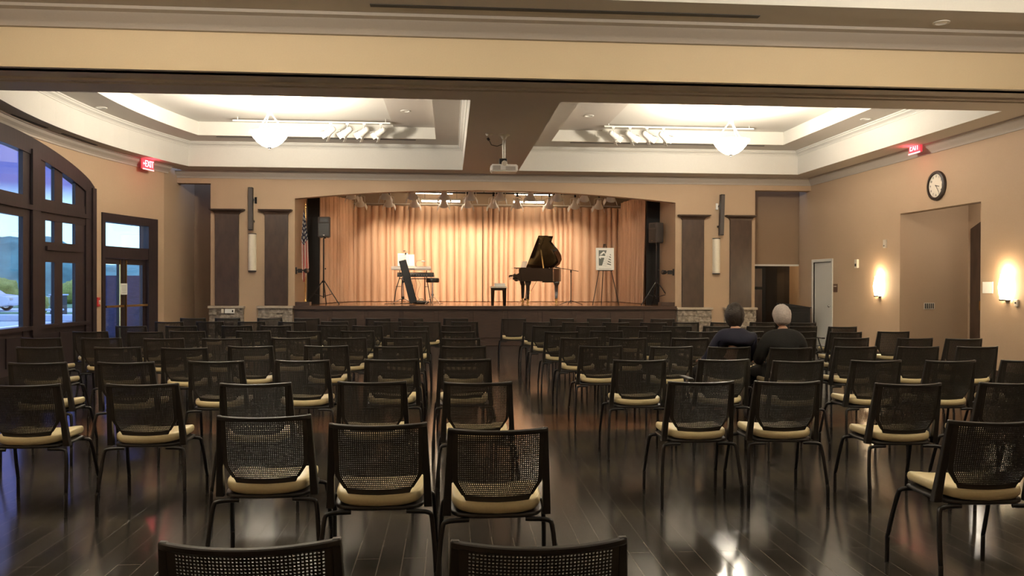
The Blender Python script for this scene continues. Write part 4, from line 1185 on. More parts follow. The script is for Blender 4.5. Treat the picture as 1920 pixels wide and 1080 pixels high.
# keyboard end: arms, key bed, keys, key slip
for y0 in (PY, PY + 1.39):
    pr = [(1.88, 0.60), (1.86, 0.945), (1.84, 0.945), (1.82, 0.86), (1.80, 0.81), (1.75, 0.785), (1.665, 0.775), (1.645, 0.755), (1.645, 0.71), (1.75, 0.69), (1.80, 0.62), (1.84, 0.60)]
    MB().prism(pr, lambda a, b_, d: (a, d, b_), y0, y0 + 0.06).build('arm', M_piano, gp, bevel=0.004)
MB().box(1.655, 1.90, PY + 0.06, PY + 1.39, 0.64, 0.70).build('key_bed', M_piano, gp, bevel=0.004)
mb = MB()
for i in range(52):
    y0 = PY + 0.10 + i * 0.0236
    mb.box(1.665, 1.81, y0, y0 + 0.0225, 0.705, 0.725)
o = mb.build('white_keys', M_ivory, gp, smooth=False); o['kind'] = 'stuff'
mb = MB()
for i in range(52):
    if i % 7 in (0, 1, 3, 4, 6): mb.box(1.72, 1.81, PY + 0.10 + i * 0.0236 + 0.016, PY + 0.10 + i * 0.0236 + 0.028, 0.722, 0.738)
o = mb.build('black_keys', M_black, gp, smooth=False); o['kind'] = 'stuff'
MB().box(1.81, 1.86, PY + 0.06, PY + 1.39, 0.70, 0.93).build('fallboard', M_piano, gp, bevel=0.004)
MB().box(1.70, 2.16, PY + 0.30, PY + 1.15, 0.945, 0.965).build('music_shelf', M_piano, gp, bevel=0.003)
# lid, hinged on the far (bass) side
hy = PY + 1.45
La = math.radians(35)
lid = [(2.34, PY), (2.74, PY), (2.725, PY + 0.12), (2.72, PY + 0.24), (2.80, PY + 0.38), (2.93, PY + 0.58), (3.04, PY + 0.80), (3.09, PY + 1.03), (3.06, PY + 1.24), (2.96, PY + 1.39), (2.82, PY + 1.46), (2.12, PY + 1.46)]
sm_lid = []
for i in range(len(lid)):
    sm_lid.append(lid[i])
def lidf(a, b_, d):
    r_ = hy - b_
    return (a, hy - r_ * math.cos(La) - d * math.sin(La), zt + 0.012 + r_ * math.sin(La) + d * math.cos(La))
MB().prism(sm_lid, lidf, 0.0, 0.022).build('lid', M_piano, gp, bevel=0.003)
MB().prism([(2.35, PY + 0.01), (2.60, PY + 0.01), (2.55, PY + 1.45), (2.13, PY + 1.45)], lidf, 0.024, 0.04).build('lid_flap', M_piano, gp, bevel=0.003)
pr0 = Vector((2.46, PY + 0.05, zt - 0.02)); pr1 = Vector(lidf(2.44, PY + 0.42, -0.002))
MB().obox(pr0, pr1, 0.03, 0.012).build('lid_prop', M_brass, gp)
for p in ((2.42, PY + 0.09), (2.40, PY + 0.30)):
    q = lidf(p[0], p[1], -0.004); MB().ball(q, 0.012).build('lid_bumper', M_chrome, gp)
MB().ball((2.62, PY + 0.10, zt), 0.014).build('lid_bumper', M_chrome, gp)
# legs with casters
for lx, ly in ((2.05, PY + 0.10), (2.03, PY + 1.34), (2.93, PY + 1.05)):
    mb = MB()
    for (w_, z) in ((0.085, 0.60), (0.08, 0.55), (0.05, 0.48), (0.036, 0.13)): mb.v += [(lx - w_, ly - w_ * 0.9, z), (lx + w_, ly - w_ * 0.9, z), (lx + w_, ly + w_ * 0.9, z), (lx - w_, ly + w_ * 0.9, z)]
    for k_ in range(3):
        for j in range(4):
            mb.f.append((k_ * 4 + j, k_ * 4 + (j + 1) % 4, k_ * 4 + 4 + (j + 1) % 4, k_ * 4 + 4 + j)); mb.mi.append(0)
    mb.f += [(3, 2, 1, 0), (12, 13, 14, 15)]; mb.mi += [0, 0]
    lg = mb.build('leg', M_piano, gp, bevel=0.004)
    MB().lathe([(0.045, 0.13), (0.045, 0.11), (0.03, 0.10), (0.03, 0.07)], (lx, ly, 0), n=16).build('ferrule', M_brass, lg)
    MB().lathe([(0.035, -0.015), (0.038, 0), (0.035, 0.015)], (lx, ly, 0.038), axis='y', n=20).build('caster', M_brass, lg)
# lyre and pedals
MB().tube([(2.10, PY + 0.66, 0.62), (2.06, PY + 0.66, 0.14)], 0.014).tube([(2.10, PY + 0.80, 0.62), (2.06, PY + 0.80, 0.14)], 0.014).box(2.0, 2.12, PY + 0.60, PY + 0.86, 0.08, 0.14).build('lyre', M_piano, gp)
MB().tube([(2.35, PY + 0.73, 0.60), (2.10, PY + 0.73, 0.16)], 0.006).build('lyre_brace', M_brass, gp)
for k_ in range(3): MB().box(1.90, 2.02, PY + 0.655 + k_ * 0.06, PY + 0.685 + k_ * 0.06, 0.075, 0.087).build('pedal', M_brass, gp, bevel=0.003)
MB().box(2.45, 2.80, PY + 0.25, PY + 0.85, 0.57, 0.60).build('under_brace', M_piano, gp)
# tablet on the piano
tb = thing('tablet_computer', 'small silver tablet standing on the piano music shelf', 'tablet', (1.96, PY + 0.45, SZ + 0.966), 0.5)
MB().obox((0, 0, 0.0), (0.06, 0.0, 0.17), 0.008, 0.24, upv=(0, 1, 0)).build('case', M_silver, tb, bevel=0.003)
MB().obox((-0.006, 0, 0.01), (0.054, 0.0, 0.165), 0.002, 0.21, upv=(0, 1, 0)).build('screen', M_offw, tb)
# piano bench seen end-on
pb = thing('piano_bench', 'small black piano bench with tapering legs, seen end-on', 'bench', (1.215, 19.90, SZ))
MB().box(-0.20, 0.20, -0.33, 0.33, 0.43, 0.47).build('seat', M_offw, pb, bevel=0.006)
MB().box(-0.16, 0.16, -0.29, 0.29, 0.37, 0.43).build('apron', M_piano, pb)
for sx in (-1, 1):
    for sy in (-1, 1):
        MB().tube([(sx * 0.145, sy * 0.27, 0.43), (sx * 0.15, sy * 0.275, 0)], [0.034, 0.02], n=4).build('leg', M_piano, pb)
bx = thing('white_booklets', 'white stack of booklets lying on the piano bench', 'booklets', (1.235, 19.75, SZ + 0.47))
MB().box(-0.13, 0.13, -0.15, 0.15, 0, 0.035).build('lower_booklet', M_paper, bx, smooth=False)
MB().box(-0.125, 0.125, -0.145, 0.15, 0.037, 0.075).build('upper_booklet', M_paper, bx, smooth=False)
# microphone stand
mc = thing('microphone_stand', 'black boom microphone stand at the tail of the grand piano', 'microphone stand', (3.05, 20.0, SZ))
MB().tube([(0, 0, 0.04), (0, 0, 0.87)], [0.012, 0.011], n=10).build('pole', M_bmetal, mc)
MB().lathe([(0.014, 0.82), (0.022, 0.83), (0.022, 0.87), (0.012, 0.88)], n=12).build('clutch', M_bmetal, mc)
for a in (PI + 0.2, -0.3, PI / 2 + 0.1):
    MB().tube([(0, 0, 0.11), (0.2 * math.cos(a), 0.2 * math.sin(a), 0.05), (0.30 * math.cos(a), 0.30 * math.sin(a), 0.012)], 0.008).build('leg', M_bmetal, mc)
bm_ = MB().tube([(0.20, 0.05, 0.855), (-0.28, -0.05, 0.93)], 0.008).build('boom_arm', M_bmetal, mc)
MB().tube([(-0.28, -0.05, 0.93), (-0.42, -0.08, 0.955)], [0.010, 0.022]).build('microphone', M_bmetal, bm_)
# poster on an easel
ea = thing('easel', 'thin black folding easel holding the poster', 'easel', (3.84, 19.62, SZ))
MB().tube([(-0.02, 0.03, 1.53), (-0.32, -0.09, 0.008)], 0.010).build('leg', M_bmetal, ea)
MB().tube([(0.02, 0.03, 1.53), (0.34, -0.09, 0.008)], 0.010).build('leg', M_bmetal, ea)
MB().tube([(0.0, 0.05, 1.53), (0.0, 0.45, 0.008)], 0.010).build('leg', M_bmetal, ea)
MB().tube([(-0.19, -0.045, 0.87), (0.19, -0.045, 0.87)], 0.010).build('ledge', M_bmetal, ea)
ps = thing('poster', 'white poster board with a grand piano emblem and keyboard, on the easel', 'poster', (3.83, 19.56, SZ + 1.155))
ps.rotation_euler = (-0.07, 0, 0)
def pp(poly, m_, name, d0, d1):
    MB().prism(poly, lambda a, b_, d: (a, d, b_), d0, d1).build(name, m_, ps, smooth=False)
pp([(-0.225, -0.275), (0.225, -0.275), (0.225, 0.275), (-0.225, 0.275)], M_paper, 'board', -0.005, 0.005)
pp([(-0.155, -0.165), (-0.075, -0.165), (0.045, 0.215), (-0.155, 0.215)], M_ink, 'dark_panel', -0.0065, -0.005)
pp([(-0.14, 0.10), (-0.05, 0.18), (-0.02, 0.19), (0.02, 0.115), (0.0, 0.11), (-0.02, 0.15), (-0.08, 0.10)], M_paper, 'emblem_lid', -0.008, -0.0065)
pp([(-0.15, 0.02), (-0.145, 0.07), (-0.12, 0.085), (0.035, 0.07), (0.03, 0.03), (0.0, 0.025), (0.0, -0.005), (-0.015, -0.005), (-0.02, 0.03), (-0.10, 0.03), (-0.105, 0.0), (-0.12, 0.0), (-0.125, 0.02)], M_paper, 'emblem_piano', -0.008, -0.0065)
for i in range(5):
    z0 = 0.10 - i * 0.056 - i * 0.004; ln = 0.030 + i * 0.018
    pp([(0.155 - ln, z0 + 0.006), (0.15, z0 - 0.018), (0.15, z0 - 0.002 + 0.012 - 0.03 + 0.026), (0.158 - ln, z0 + 0.028 + 0.002 * i)], M_ink, 'printed_key', -0.0065, -0.005)
for i in range(6):
    z0 = 0.07 - i * 0.045
    pp([(0.02 - i * 0.016, z0), (0.10 - i * 0.012, z0 - 0.018), (0.10 - i * 0.012, z0 - 0.021), (0.02 - i * 0.016, z0 - 0.003)], M_ink, 'key_line', -0.0065, -0.005)
pp([(-0.16, -0.250), (0.16, -0.250), (0.16, -0.243), (-0.16, -0.243)], M_ink, 'caption_line', -0.0065, -0.005)

# ---- right alcove: dark door, upright case
d4 = bpy.data.objects.new('door_4', None); COL.objects.link(d4); struct(d4, 'dark panelled door leaf standing in the passage')
MB().box(7.5, 8.97, 20.55, 20.60, 0.0, 2.0).build('door_leaf', M_dglass, d4, bevel=0.003)
MB().box(7.55, 8.22, 20.53, 20.552, 1.42, 1.90).build('door_panel', M_dwood, d4, bevel=0.006)
MB().box(7.55, 8.22, 20.53, 20.552, 0.2, 1.35).build('door_panel', M_dwood, d4, bevel=0.006)
lamp('POINT', 'passage_light', (9.45, 20.35, 2.35), 30, (1.0, 0.82, 0.55), shadow_soft_size=0.15)
uc = thing('upright_cabinet', 'black upright cabinet with a sloping lid, in the right alcove', 'cabinet', (8.34, 18.85, 0))
MB().box(-0.32, 0.32, -0.22, 0.22, 0, 0.93).build('body', M_blackcl, uc, bevel=0.006)
MB().prism([(-0.34, 1.04), (0.34, 0.94), (0.34, 0.925), (-0.34, 0.925)], lambda a, b_, d: (a, d, b_), -0.24, 0.24).build('lid', M_blackcl, uc, bevel=0.004)
MB().box(-0.27, 0.27, -0.226, -0.218, 0.1, 0.82).build('door', M_blackcl, uc, bevel=0.003)
MB().ball((0.2, -0.235, 0.5), 0.014).build('knob', M_chrome, uc)

# ================================================================ CHAIRS
def smooth_path(pts, n=4):
    P = [Vector(p) for p in pts]; out_ = []
    for i in range(len(P) - 1):
        p0 = P[max(0, i - 1)]; p1 = P[i]; p2 = P[i + 1]; p3 = P[min(len(P) - 1, i + 2)]
        for k_ in range(n):
            t = k_ / n
            out_.append(0.5 * ((2 * p1) + (p2 - p0) * t + (2 * p0 - 5 * p1 + 4 * p2 - p3) * t * t + (3 * p1 - p0 - 3 * p2 + p3) * t ** 3))
    out_.append(P[-1]); return out_
CH = thing('mesh_back_chair', '', 'chair')
def by(x, z):   # back surface y at x, z
    t = (z - 0.45) / 0.39
    return -0.150 - 0.075 * t - 0.060 * (1 - (x / 0.225) ** 2) * (0.35 + 0.65 * t)
def panel_w(z):
    if z >= 0.625: return 0.206
    if z >= 0.595: return 0.206 - 0.004 * (0.625 - z) / 0.03
    if z >= 0.515: return 0.202 - 0.052 * (0.595 - z) / 0.08
    return 0.150 - 0.022 * ((0.515 - z) / 0.024) ** 2
# perforated panel with a solid border and real thickness
z0p, z1p = 0.524, 0.822
nr, nc = 31, 38
zs = [0.491, 0.499, 0.507, 0.515]; us = [-1.0]
solid_j = set(range(len(zs)))
for i in range(nr):
    a = z0p + (z1p - z0p) * i / nr; p_ = (z1p - z0p) / nr
    zs += [a, a + p_ * 0.50]
zs += [z1p, 0.845]
for i in range(nc):
    a = -0.9 + 1.8 * i / nc; p_ = 1.8 / nc
    us += [a, a + p_ * 0.48]
us += [0.9, 1.0]
hz = {4 + 2 * i + 1 for i in range(nr)}      # rows of holes
hu = {1 + 2 * i + 1 for i in range(nc)}
mb = MB()
nu_, nv_ = len(us), len(zs)
TH = 0.006
for off in (0, TH):
    for z in zs:
        w_ = panel_w(z)
        sag = 0.006 if z < 0.53 else 0.0
        for u in us:
            x = u * w_
            mb.v.append((x, by(x, z) + off, z + sag * (u * u)))
half = nu_ * nv_
def hole(i, j): return j in hz and i in hu
for j in range(nv_ - 1):
    for i in range(nu_ - 1):
        a = j * nu_ + i; q = (a, a + 1, a + nu_ + 1, a + nu_)
        if hole(i, j):
            for k_ in range(4):
                p, r_ = q[k_], q[(k_ + 1) % 4]
                mb.f.append((p, r_, r_ + half, p + half)); mb.mi.append(0)
        else:
            mb.f.append(q); mb.mi.append(0)
            mb.f.append(tuple(x + half for x in reversed(q))); mb.mi.append(0)
for i in range(nu_ - 1):
    for j in (0, nv_ - 1):
        a = j * nu_ + i; mb.f.append((a, a + 1, a + 1 + half, a + half)); mb.mi.append(0)
for j in range(nv_ - 1):
    for i in (0, nu_ - 1):
        a = j * nu_ + i; mb.f.append((a, a + nu_, a + nu_ + half, a + half)); mb.mi.append(0)
mb.build('backrest', M_mesh, CH, smooth=False)
# frame: uprights, top rail
for s_ in (-1, 1):
    mb = MB()
    rows_ = []
    for z in (0.850, 0.80, 0.72, 0.62, 0.59, 0.52, 0.46, 0.432):
        t = (0.850 - z) / 0.418
        xo = s_ * (0.226 + 0.024 * t); xi = s_ * (0.203 + 0.008 * t - (0.008 if 0.60 < z < 0.7 else 0))
        yb = by(0.215, max(z, 0.45)); dp = 0.018 + 0.020 * t
        rows_.append([(xi, yb - 0.006, z), (xo, yb - 0.002, z), (xo, yb + dp, z), (xi, yb + dp - 0.004, z)])
    for r_ in rows_: mb.v += r_
    for k_ in range(len(rows_) - 1):
        for j in range(4):
            mb.f.append((k_ * 4 + j, k_ * 4 + (j + 1) % 4, k_ * 4 + 4 + (j + 1) % 4, k_ * 4 + 4 + j)); mb.mi.append(0)
    mb.f += [(3, 2, 1, 0), tuple(4 * (len(rows_) - 1) + j for j in range(4))]; mb.mi += [0, 0]
    mb.build('side_frame', M_black, CH, bevel=0.003)
mb = MB()
for i in range(17):
    x = -0.226 + 0.452 * i / 16
    y = by(x, 0.838); zd = -0.004 * (1 - (x / 0.226) ** 2)
    mb.v += [(x, y - 0.007, 0.830 + zd), (x, y - 0.009, 0.848 + zd), (x, y + 0.010, 0.850 + zd), (x, y + 0.014, 0.830 + zd)]
for i in range(16):
    for j in range(4):
        mb.f.append((i * 4 + j, i * 4 + (j + 1) % 4, i * 4 + 4 + (j + 1) % 4, i * 4 + 4 + j)); mb.mi.append(0)
mb.f += [(3, 2, 1, 0), (64, 65, 66, 67)]; mb.mi += [0, 0]
mb.build('top_rail', M_black, CH, bevel=0.003)
# seat pad (superellipse, domed) and pan
def pad(hw, yr, yf, z0, z1, edge, name, m_, dish=0.0):
    mb = MB(); nA = 44
    def outline(k_, zz):
        r_ = []
        for i in range(nA):
            a = 2 * PI * i / nA; c, s_ = math.cos(a), math.sin(a)
            ex = 0.42
            x = (abs(c) ** ex) * (1 if c > 0 else -1) * (hw - k_)
            yy = (abs(s_) ** ex) * (1 if s_ > 0 else -1)
            y = (yr + yf) / 2 + yy * ((yf - yr) / 2 - k_)
            x *= 1.0 - 0.04 * max(0, -yy)
            z = zz - (0.025 * max(0, (y - (yf - 0.10)) / 0.10) ** 2)
            z += dish * (abs(x) / hw) ** 2
            if yy < 0: y += 0.012 * (x / hw) ** 2 
            r_.append((x, y, z))
        return r_
    lv = [(edge, z0), (edge * 0.25, z0 + (z1 - z0) * 0.2), (0, z0 + (z1 - z0) * 0.5), (edge * 0.25, z1 - (z1 - z0) * 0.15), (edge, z1), (edge * 4, z1 + 0.003), (edge * 10, z1 + 0.001)]
    for k_, z in lv: mb.v += outline(k_, z)
    for q in range(len(lv) - 1):
        for i in range(nA):
            j = (i + 1) % nA
            mb.f.append((q * nA + i, q * nA + j, (q + 1) * nA + j, (q + 1) * nA + i)); mb.mi.append(0)
    mb.f.append(tuple(range(nA - 1, -1, -1))); mb.f.append(tuple((len(lv) - 1) * nA + i for i in range(nA))); mb.mi += [0, 0]
    return mb.build(name, m_, CH, ang=1.0)
pad(0.214, -0.205, 0.235, 0.450, 0.500, 0.012, 'seat', M_seat, dish=0.018)
pad(0.222, -0.195, 0.225, 0.428, 0.450, 0.008, 'seat_pan', M_black)
# legs
for s_ in (-1, 1):
    MB().tube(smooth_path([(s_ * 0.13, -0.175, 0.420), (s_ * 0.19, -0.185, 0.421), (s_ * 0.232, -0.192, 0.417), (s_ * 0.249, -0.198, 0.395), (s_ * 0.262, -0.222, 0.27), (s_ * 0.270, -0.245, 0.155), (s_ * 0.272, -0.250, 0.135), (s_ * 0.272, -0.252, 0.0)], 3), 0.0115, n=8).build('leg', M_bmetal, CH, ang=1.2)
    MB().tube(smooth_path([(s_ * 0.15, 0.150, 0.420), (s_ * 0.20, 0.160, 0.421), (s_ * 0.238, 0.168, 0.415), (s_ * 0.250, 0.178, 0.390), (s_ * 0.260, 0.215, 0.27), (s_ * 0.265, 0.250, 0.155), (s_ * 0.266, 0.255, 0.135), (s_ * 0.266, 0.258, 0.0)], 3), 0.0115, n=8).build('leg', M_bmetal, CH, ang=1.2)
arm_src = []
for s_ in (-1, 1):
    arm_src.append(s_)
def add_arm(root, side):
    a = MB().box(side * 0.255 - 0.026, side * 0.255 + 0.026, -0.13, 0.12, 0.652, 0.672).build('armrest', M_black, root, bevel=0.006)
    MB().tube([(side * 0.255, 0.06, 0.652), (side * 0.252, 0.0, 0.56), (side * 0.246, -0.08, 0.452)], [0.011, 0.012, 0.014]).build('arm_support', M_black, root)
    return a

ROWS = {
    'A': [(-0.5, 2.29), (0.23, 2.25)],
    'B': [(-0.91, 4.23), (-0.33, 3.98), (0.22, 3.82), (2.62, 3.88)],
    'C': [(-2.71, 5.54), (-1.97, 5.54), (-1.26, 5.53), (-0.51, 5.58), (0.19, 5.51), (1.68, 5.46), (2.27, 5.44), (3.03, 5.29), (3.75, 5.3)],
    'D': [(-3.33, 6.98), (-2.63, 6.98), (-1.93, 7.04), (-1.23, 7.07), (-0.5, 7.13), (0.13, 7.11), (1.63, 6.96), (2.36, 6.98), (2.96, 6.83), (3.66, 6.84), (4.3, 6.79), (5.0, 6.8)],
    'E': [(-4.09, 8.58), (-3.33, 8.55), (-2.63, 8.42), (-2.03, 8.6), (-1.27, 8.63), (-0.54, 8.54), (0.15, 8.51), (1.58, 8.49), (2.3, 8.39), (2.9, 8.33), (3.5, 8.2), (4.25, 8.31), (4.92, 8.28), (5.56, 8.26)],
    'F': [(-4.75, 9.95), (-4.07, 9.93), (-3.32, 9.81), (-2.65, 9.79), (-1.87, 9.85), (-1.21, 9.83), (-0.55, 9.81), (0.14, 9.69), (1.56, 9.73), (2.13, 9.67), (2.89, 9.64), (3.52, 9.62), (4.2, 9.6), (4.88, 9.62), (5.65, 9.55), (6.21, 9.44)],
    'G': [(-4.72, 11.17), (-4.0, 11.09), (-3.48, 11.19), (-2.64, 11.23), (-1.95, 11.15), (-1.24, 11.19), (-0.52, 11.11), (0.11, 10.97), (1.51, 10.93), (2.16, 11.09), (2.82, 11.01), (3.45, 10.94), (4.08, 10.92), (4.82, 10.9), (5.4, 10.76), (6.14, 10.86)],
    'H': [(-4.72, 12.53), (-4.0, 12.52), (-3.19, 12.57), (-2.62, 12.56), (-1.79, 12.7), (-1.24, 12.53), (-0.54, 12.37), (0.11, 12.5), (1.49, 12.39), (2.16, 12.3), (2.8, 12.29), (3.49, 12.27), (4.12, 12.26), (4.79, 12.24), (5.46, 12.23), (6.02, 12.07)],
    'I': [(-4.62, 13.83), (-3.98, 13.91), (-3.3, 13.9), (-2.62, 13.8), (-1.93, 13.88), (-1.03, 13.77), (-0.38, 13.76), (0.26, 13.75), (1.47, 13.64), (2.11, 13.54), (2.78, 13.44), (3.42, 13.43), (4.0, 13.51), (4.65, 13.49), (5.32, 13.48), (5.95, 13.29)],
    'J': [(-4.67, 15.23), (-4.05, 15.22), (-3.29, 15.21), (-2.61, 15.1), (-1.93, 15.09), (-1.31, 15.08), (-0.72, 15.08), (0.12, 15.07), (1.19, 14.95), (2.07, 14.94), (2.77, 14.93), (3.35, 14.81), (3.95, 14.81)],
}

ROWN = {'A': 'first', 'B': 'second', 'C': 'third', 'D': 'fourth', 'E': 'fifth', 'F': 'sixth', 'G': 'seventh', 'H': 'eighth', 'I': 'ninth', 'J': 'tenth'}
ARMS = {('C', 7): 1, ('D', 7): -1, ('E', 13): 1, ('F', 14): 1, ('G', 14): 1, ('H', 15): -1}
ROT = {('B', 0): 0.02, ('B', 1): 0.0, ('B', 3): -0.03, ('C', 0): 0.02, ('C', 7): -0.02}
placed = False
rnd = random.Random(11)
arm_jobs = []
for rk, lst in ROWS.items():
    left = [c for c in lst if c[0] < 0.6]; right = [c for c in lst if c[0] >= 0.6]
    for idx, (x, y) in enumerate(lst):
        if x < 0.6:
            k_ = len(left) - idx; side = 'left'
        else:
            k_ = idx - len(left) + 1; side = 'right'
        lab = 'mesh-back chair with cream seat, %s %s of the aisle, %s row from the camera' % (ORD[k_ - 1], side, ROWN[rk])
        if not placed:
            c = CH; placed = True
        else:
            c = copy_tree(CH)
        c.location = (x, y, 0)
        c.rotation_euler = (0, 0, ROT.get((rk, idx), 0) + (rnd.uniform(-0.03, 0.03) if rk not in 'AB' else 0))
        c['label'] = lab
        c['group'] = 'rows of mesh-back chairs'
        if (rk, idx) in ARMS: arm_jobs.append((c, ARMS[(rk, idx)]))
for c, s_ in arm_jobs:
    add_arm(c, s_)
    c['label'] = c['label'].replace('chair with cream seat', 'chair with an armrest')

# ================================================================ PEOPLE
def skin_mesh(name, nodes, edges, m_, parent, root=0, sub=2):
    me = bpy.data.meshes.new(name)
    me.from_pydata([n_[0] for n_ in nodes], edges, [])
    o = bpy.data.objects.new(name, me); COL.objects.link(o)
    mod = o.modifiers.new('skin', 'SKIN'); mod.use_smooth_shade = True
    lay = me.skin_vertices[0] if me.skin_vertices else None
    if lay is None:
        bm = bmesh.new(); bm.from_mesh(me); bm.verts.layers.skin.verify(); bm.to_mesh(me); bm.free(); lay = me.skin_vertices[0]
    for i, n_ in enumerate(nodes):
        r_ = n_[1] if isinstance(n_[1], tuple) else (n_[1], n_[1])
        lay.data[i].radius = r_
        lay.data[i].use_root = (i == root)
    sb = o.modifiers.new('sub', 'SUBSURF'); sb.levels = sub; sb.render_levels = sub
    me.materials.append(m_); o.parent = parent
    return o

def person(x, y, rz, label, hair_m, cloth_m, lean=(0, 0), hair_len=0.0, head_turn=0.0, hs=1.0):
    t = thing('person', label, 'person', (x, y, 0), rz)
    lx, ly = lean
    N_ = []; E_ = []
    def nd(p, r_, link=None):
        N_.append((p, r_)); i = len(N_) - 1
        if link is not None: E_.append((link, i))
        return i
    pel = nd((0, -0.03, 0.565), (0.105, 0.07))
    wst = nd((lx * 0.3, -0.075 + ly * 0.3, 0.70), (0.09, 0.055), pel)
    chs = nd((lx * 0.65, -0.085 + ly * 0.65, 0.85), (0.09, 0.055), wst)
    shl = nd((lx * 0.9, -0.07 + ly * 0.9, 0.945), (0.065, 0.045), chs)
    nk = nd((lx, -0.045 + ly, 1.01), 0.052, shl)
    nk2 = nd((lx * 1.05, -0.03 + ly * 1.1, 1.065), 0.052, nk)
    hands = []
    for s_ in (-1, 1):
        hip = nd((s_ * 0.10, 0.05, 0.565), (0.092, 0.085), pel)
        kne = nd((s_ * 0.14, 0.43, 0.535), 0.060, hip)
        ank = nd((s_ * 0.14, 0.43, 0.10), 0.040, kne)
        nd((s_ * 0.15, 0.56, 0.045), (0.042, 0.030), ank)
        sh = nd((s_ * 0.165 + lx * 0.9, -0.07 + ly * 0.9, 0.92), 0.036, shl)
        el = nd((s_ * 0.235 + lx * 0.7, 0.02 + ly * 0.5, 0.70), 0.030, sh)
        wr_ = nd((s_ * 0.13, 0.24, 0.665), 0.028, el)
        pm = nd((s_ * 0.115, 0.305, 0.655), (0.040, 0.018), wr_)
        for k_ in range(4):
            f0 = nd((s_ * (0.085 + 0.022 * k_), 0.345, 0.652), 0.010, pm)
            f1 = nd((s_ * (0.082 + 0.023 * k_), 0.345 + (0.034, 0.040, 0.037, 0.028)[k_], 0.647), 0.009, f0)
            nd((s_ * (0.080 + 0.024 * k_), 0.37 + (0.040, 0.050, 0.046, 0.030)[k_], 0.630), 0.008, f1)
        th0 = nd((s_ * 0.078, 0.285, 0.652), 0.012, pm)
        nd((s_ * 0.055, 0.315, 0.645), 0.010, th0)
    skin_mesh('body', N_, E_, M_skin, t, sub=2)
    # clothing: sweater with sleeves, trousers, shoes
    N_ = []; E_ = []
    c0 = nd((0, -0.04, 0.575), (0.175, 0.14)); c1 = nd((lx * 0.3, -0.075 + ly * 0.3, 0.70), (0.155, 0.128), c0); c2 = nd((lx * 0.65, -0.085 + ly * 0.65, 0.85), (0.172, 0.135), c1)
    c3 = nd((lx * 0.9, -0.07 + ly * 0.9, 0.945), (0.15, 0.105), c2); nd((lx * 0.95, -0.055 + ly * 0.95, 1.035), (0.085, 0.078), c3)
    for s_ in (-1, 1):
        a = nd((s_ * 0.17 + lx * 0.9, -0.07 + ly * 0.9, 0.925), 0.088, c3)
        b_ = nd((s_ * 0.24 + lx * 0.7, 0.02 + ly * 0.5, 0.70), 0.068, a); nd((s_ * 0.135, 0.225, 0.667), 0.046, b_)
    skin_mesh('sweater', N_, E_, cloth_m, t, sub=2)
    N_ = []; E_ = []
    p0 = nd((0, -0.03, 0.565), (0.158, 0.11))
    for s_ in (-1, 1):
        a = nd((s_ * 0.10, 0.05, 0.565), (0.102, 0.095), p0); b_ = nd((s_ * 0.14, 0.43, 0.535), 0.072, a); nd((s_ * 0.14, 0.43, 0.12), 0.056, b_)
    skin_mesh('trousers', N_, E_, M_clblk, t, sub=2)
    for s_ in (-1, 1):
        mb = MB(); mb.ball((s_ * 0.15, 0.49, 0.045), (0.05, 0.135, 0.055), n=16, m=10); mb.v = [(a, b_, max(0.002, c)) for a, b_, c in mb.v]
        mb.build('shoe', M_black, t, ang=1.2)
    # head
    hc = Vector((lx * 1.12, -0.005 + ly * 1.2, 1.155))
    Mh = Matrix.Translation(hc) @ Matrix.Rotation(head_turn, 4, 'Z')
    mb = MB(); n1, n2 = 28, 20
    for j in range(n2 + 1):
        ph = PI * j / n2
        for i in range(n1):
            th = 2 * PI * i / n1
            dx, dy, dz = math.sin(ph) * math.cos(th), math.sin(ph) * math.sin(th), -math.cos(ph)
            x_, y_, z_ = dx * 0.074, dy * 0.092, dz * 0.112
            if z_ < -0.02: k_ = 1 + (z_ + 0.02) * 2.6; x_ *= k_; y_ = y_ * (1 + (z_ + 0.02) * 1.2) + 0.008
            if dy > 0:
                nose = math.exp(-((x_ / 0.012) ** 2)) * math.exp(-(((z_ + 0.018) / 0.020) ** 2)) * 0.020
                eye = -math.exp(-(((abs(x_) - 0.031) / 0.014) ** 2)) * math.exp(-(((z_ - 0.006) / 0.012) ** 2)) * 0.009
                lip = math.exp(-((x_ / 0.022) ** 2)) * (math.exp(-(((z_ + 0.054) / 0.006) ** 2)) + math.exp(-(((z_ + 0.067) / 0.006) ** 2))) * 0.004
                brow = math.exp(-(((abs(x_) - 0.03) / 0.02) ** 2)) * math.exp(-(((z_ - 0.027) / 0.008) ** 2)) * 0.004
                y_ += nose + eye + lip + brow
            mb.v.append((x_, y_, z_))
    for j in range(n2):
        for i in range(n1):
            mb.f.append((j * n1 + i, j * n1 + (i + 1) % n1, (j + 1) * n1 + (i + 1) % n1, (j + 1) * n1 + i)); mb.mi.append(0)
    hd = mb.xf(Mh).build('head', M_skin, t, ang=1.5)
    for s_ in (-1, 1):
        MB().ball((s_ * 0.031, 0.078, 0.006), 0.0115).xf(Mh).build('eye', M_eye, hd, ang=1.5)
        MB().ball((s_ * 0.075, -0.008, -0.005), (0.010, 0.020, 0.032), n=10).xf(Mh).build('ear', M_skin, hd, ang=1.5)
    mb = MB(); n1, n2 = 36, 20
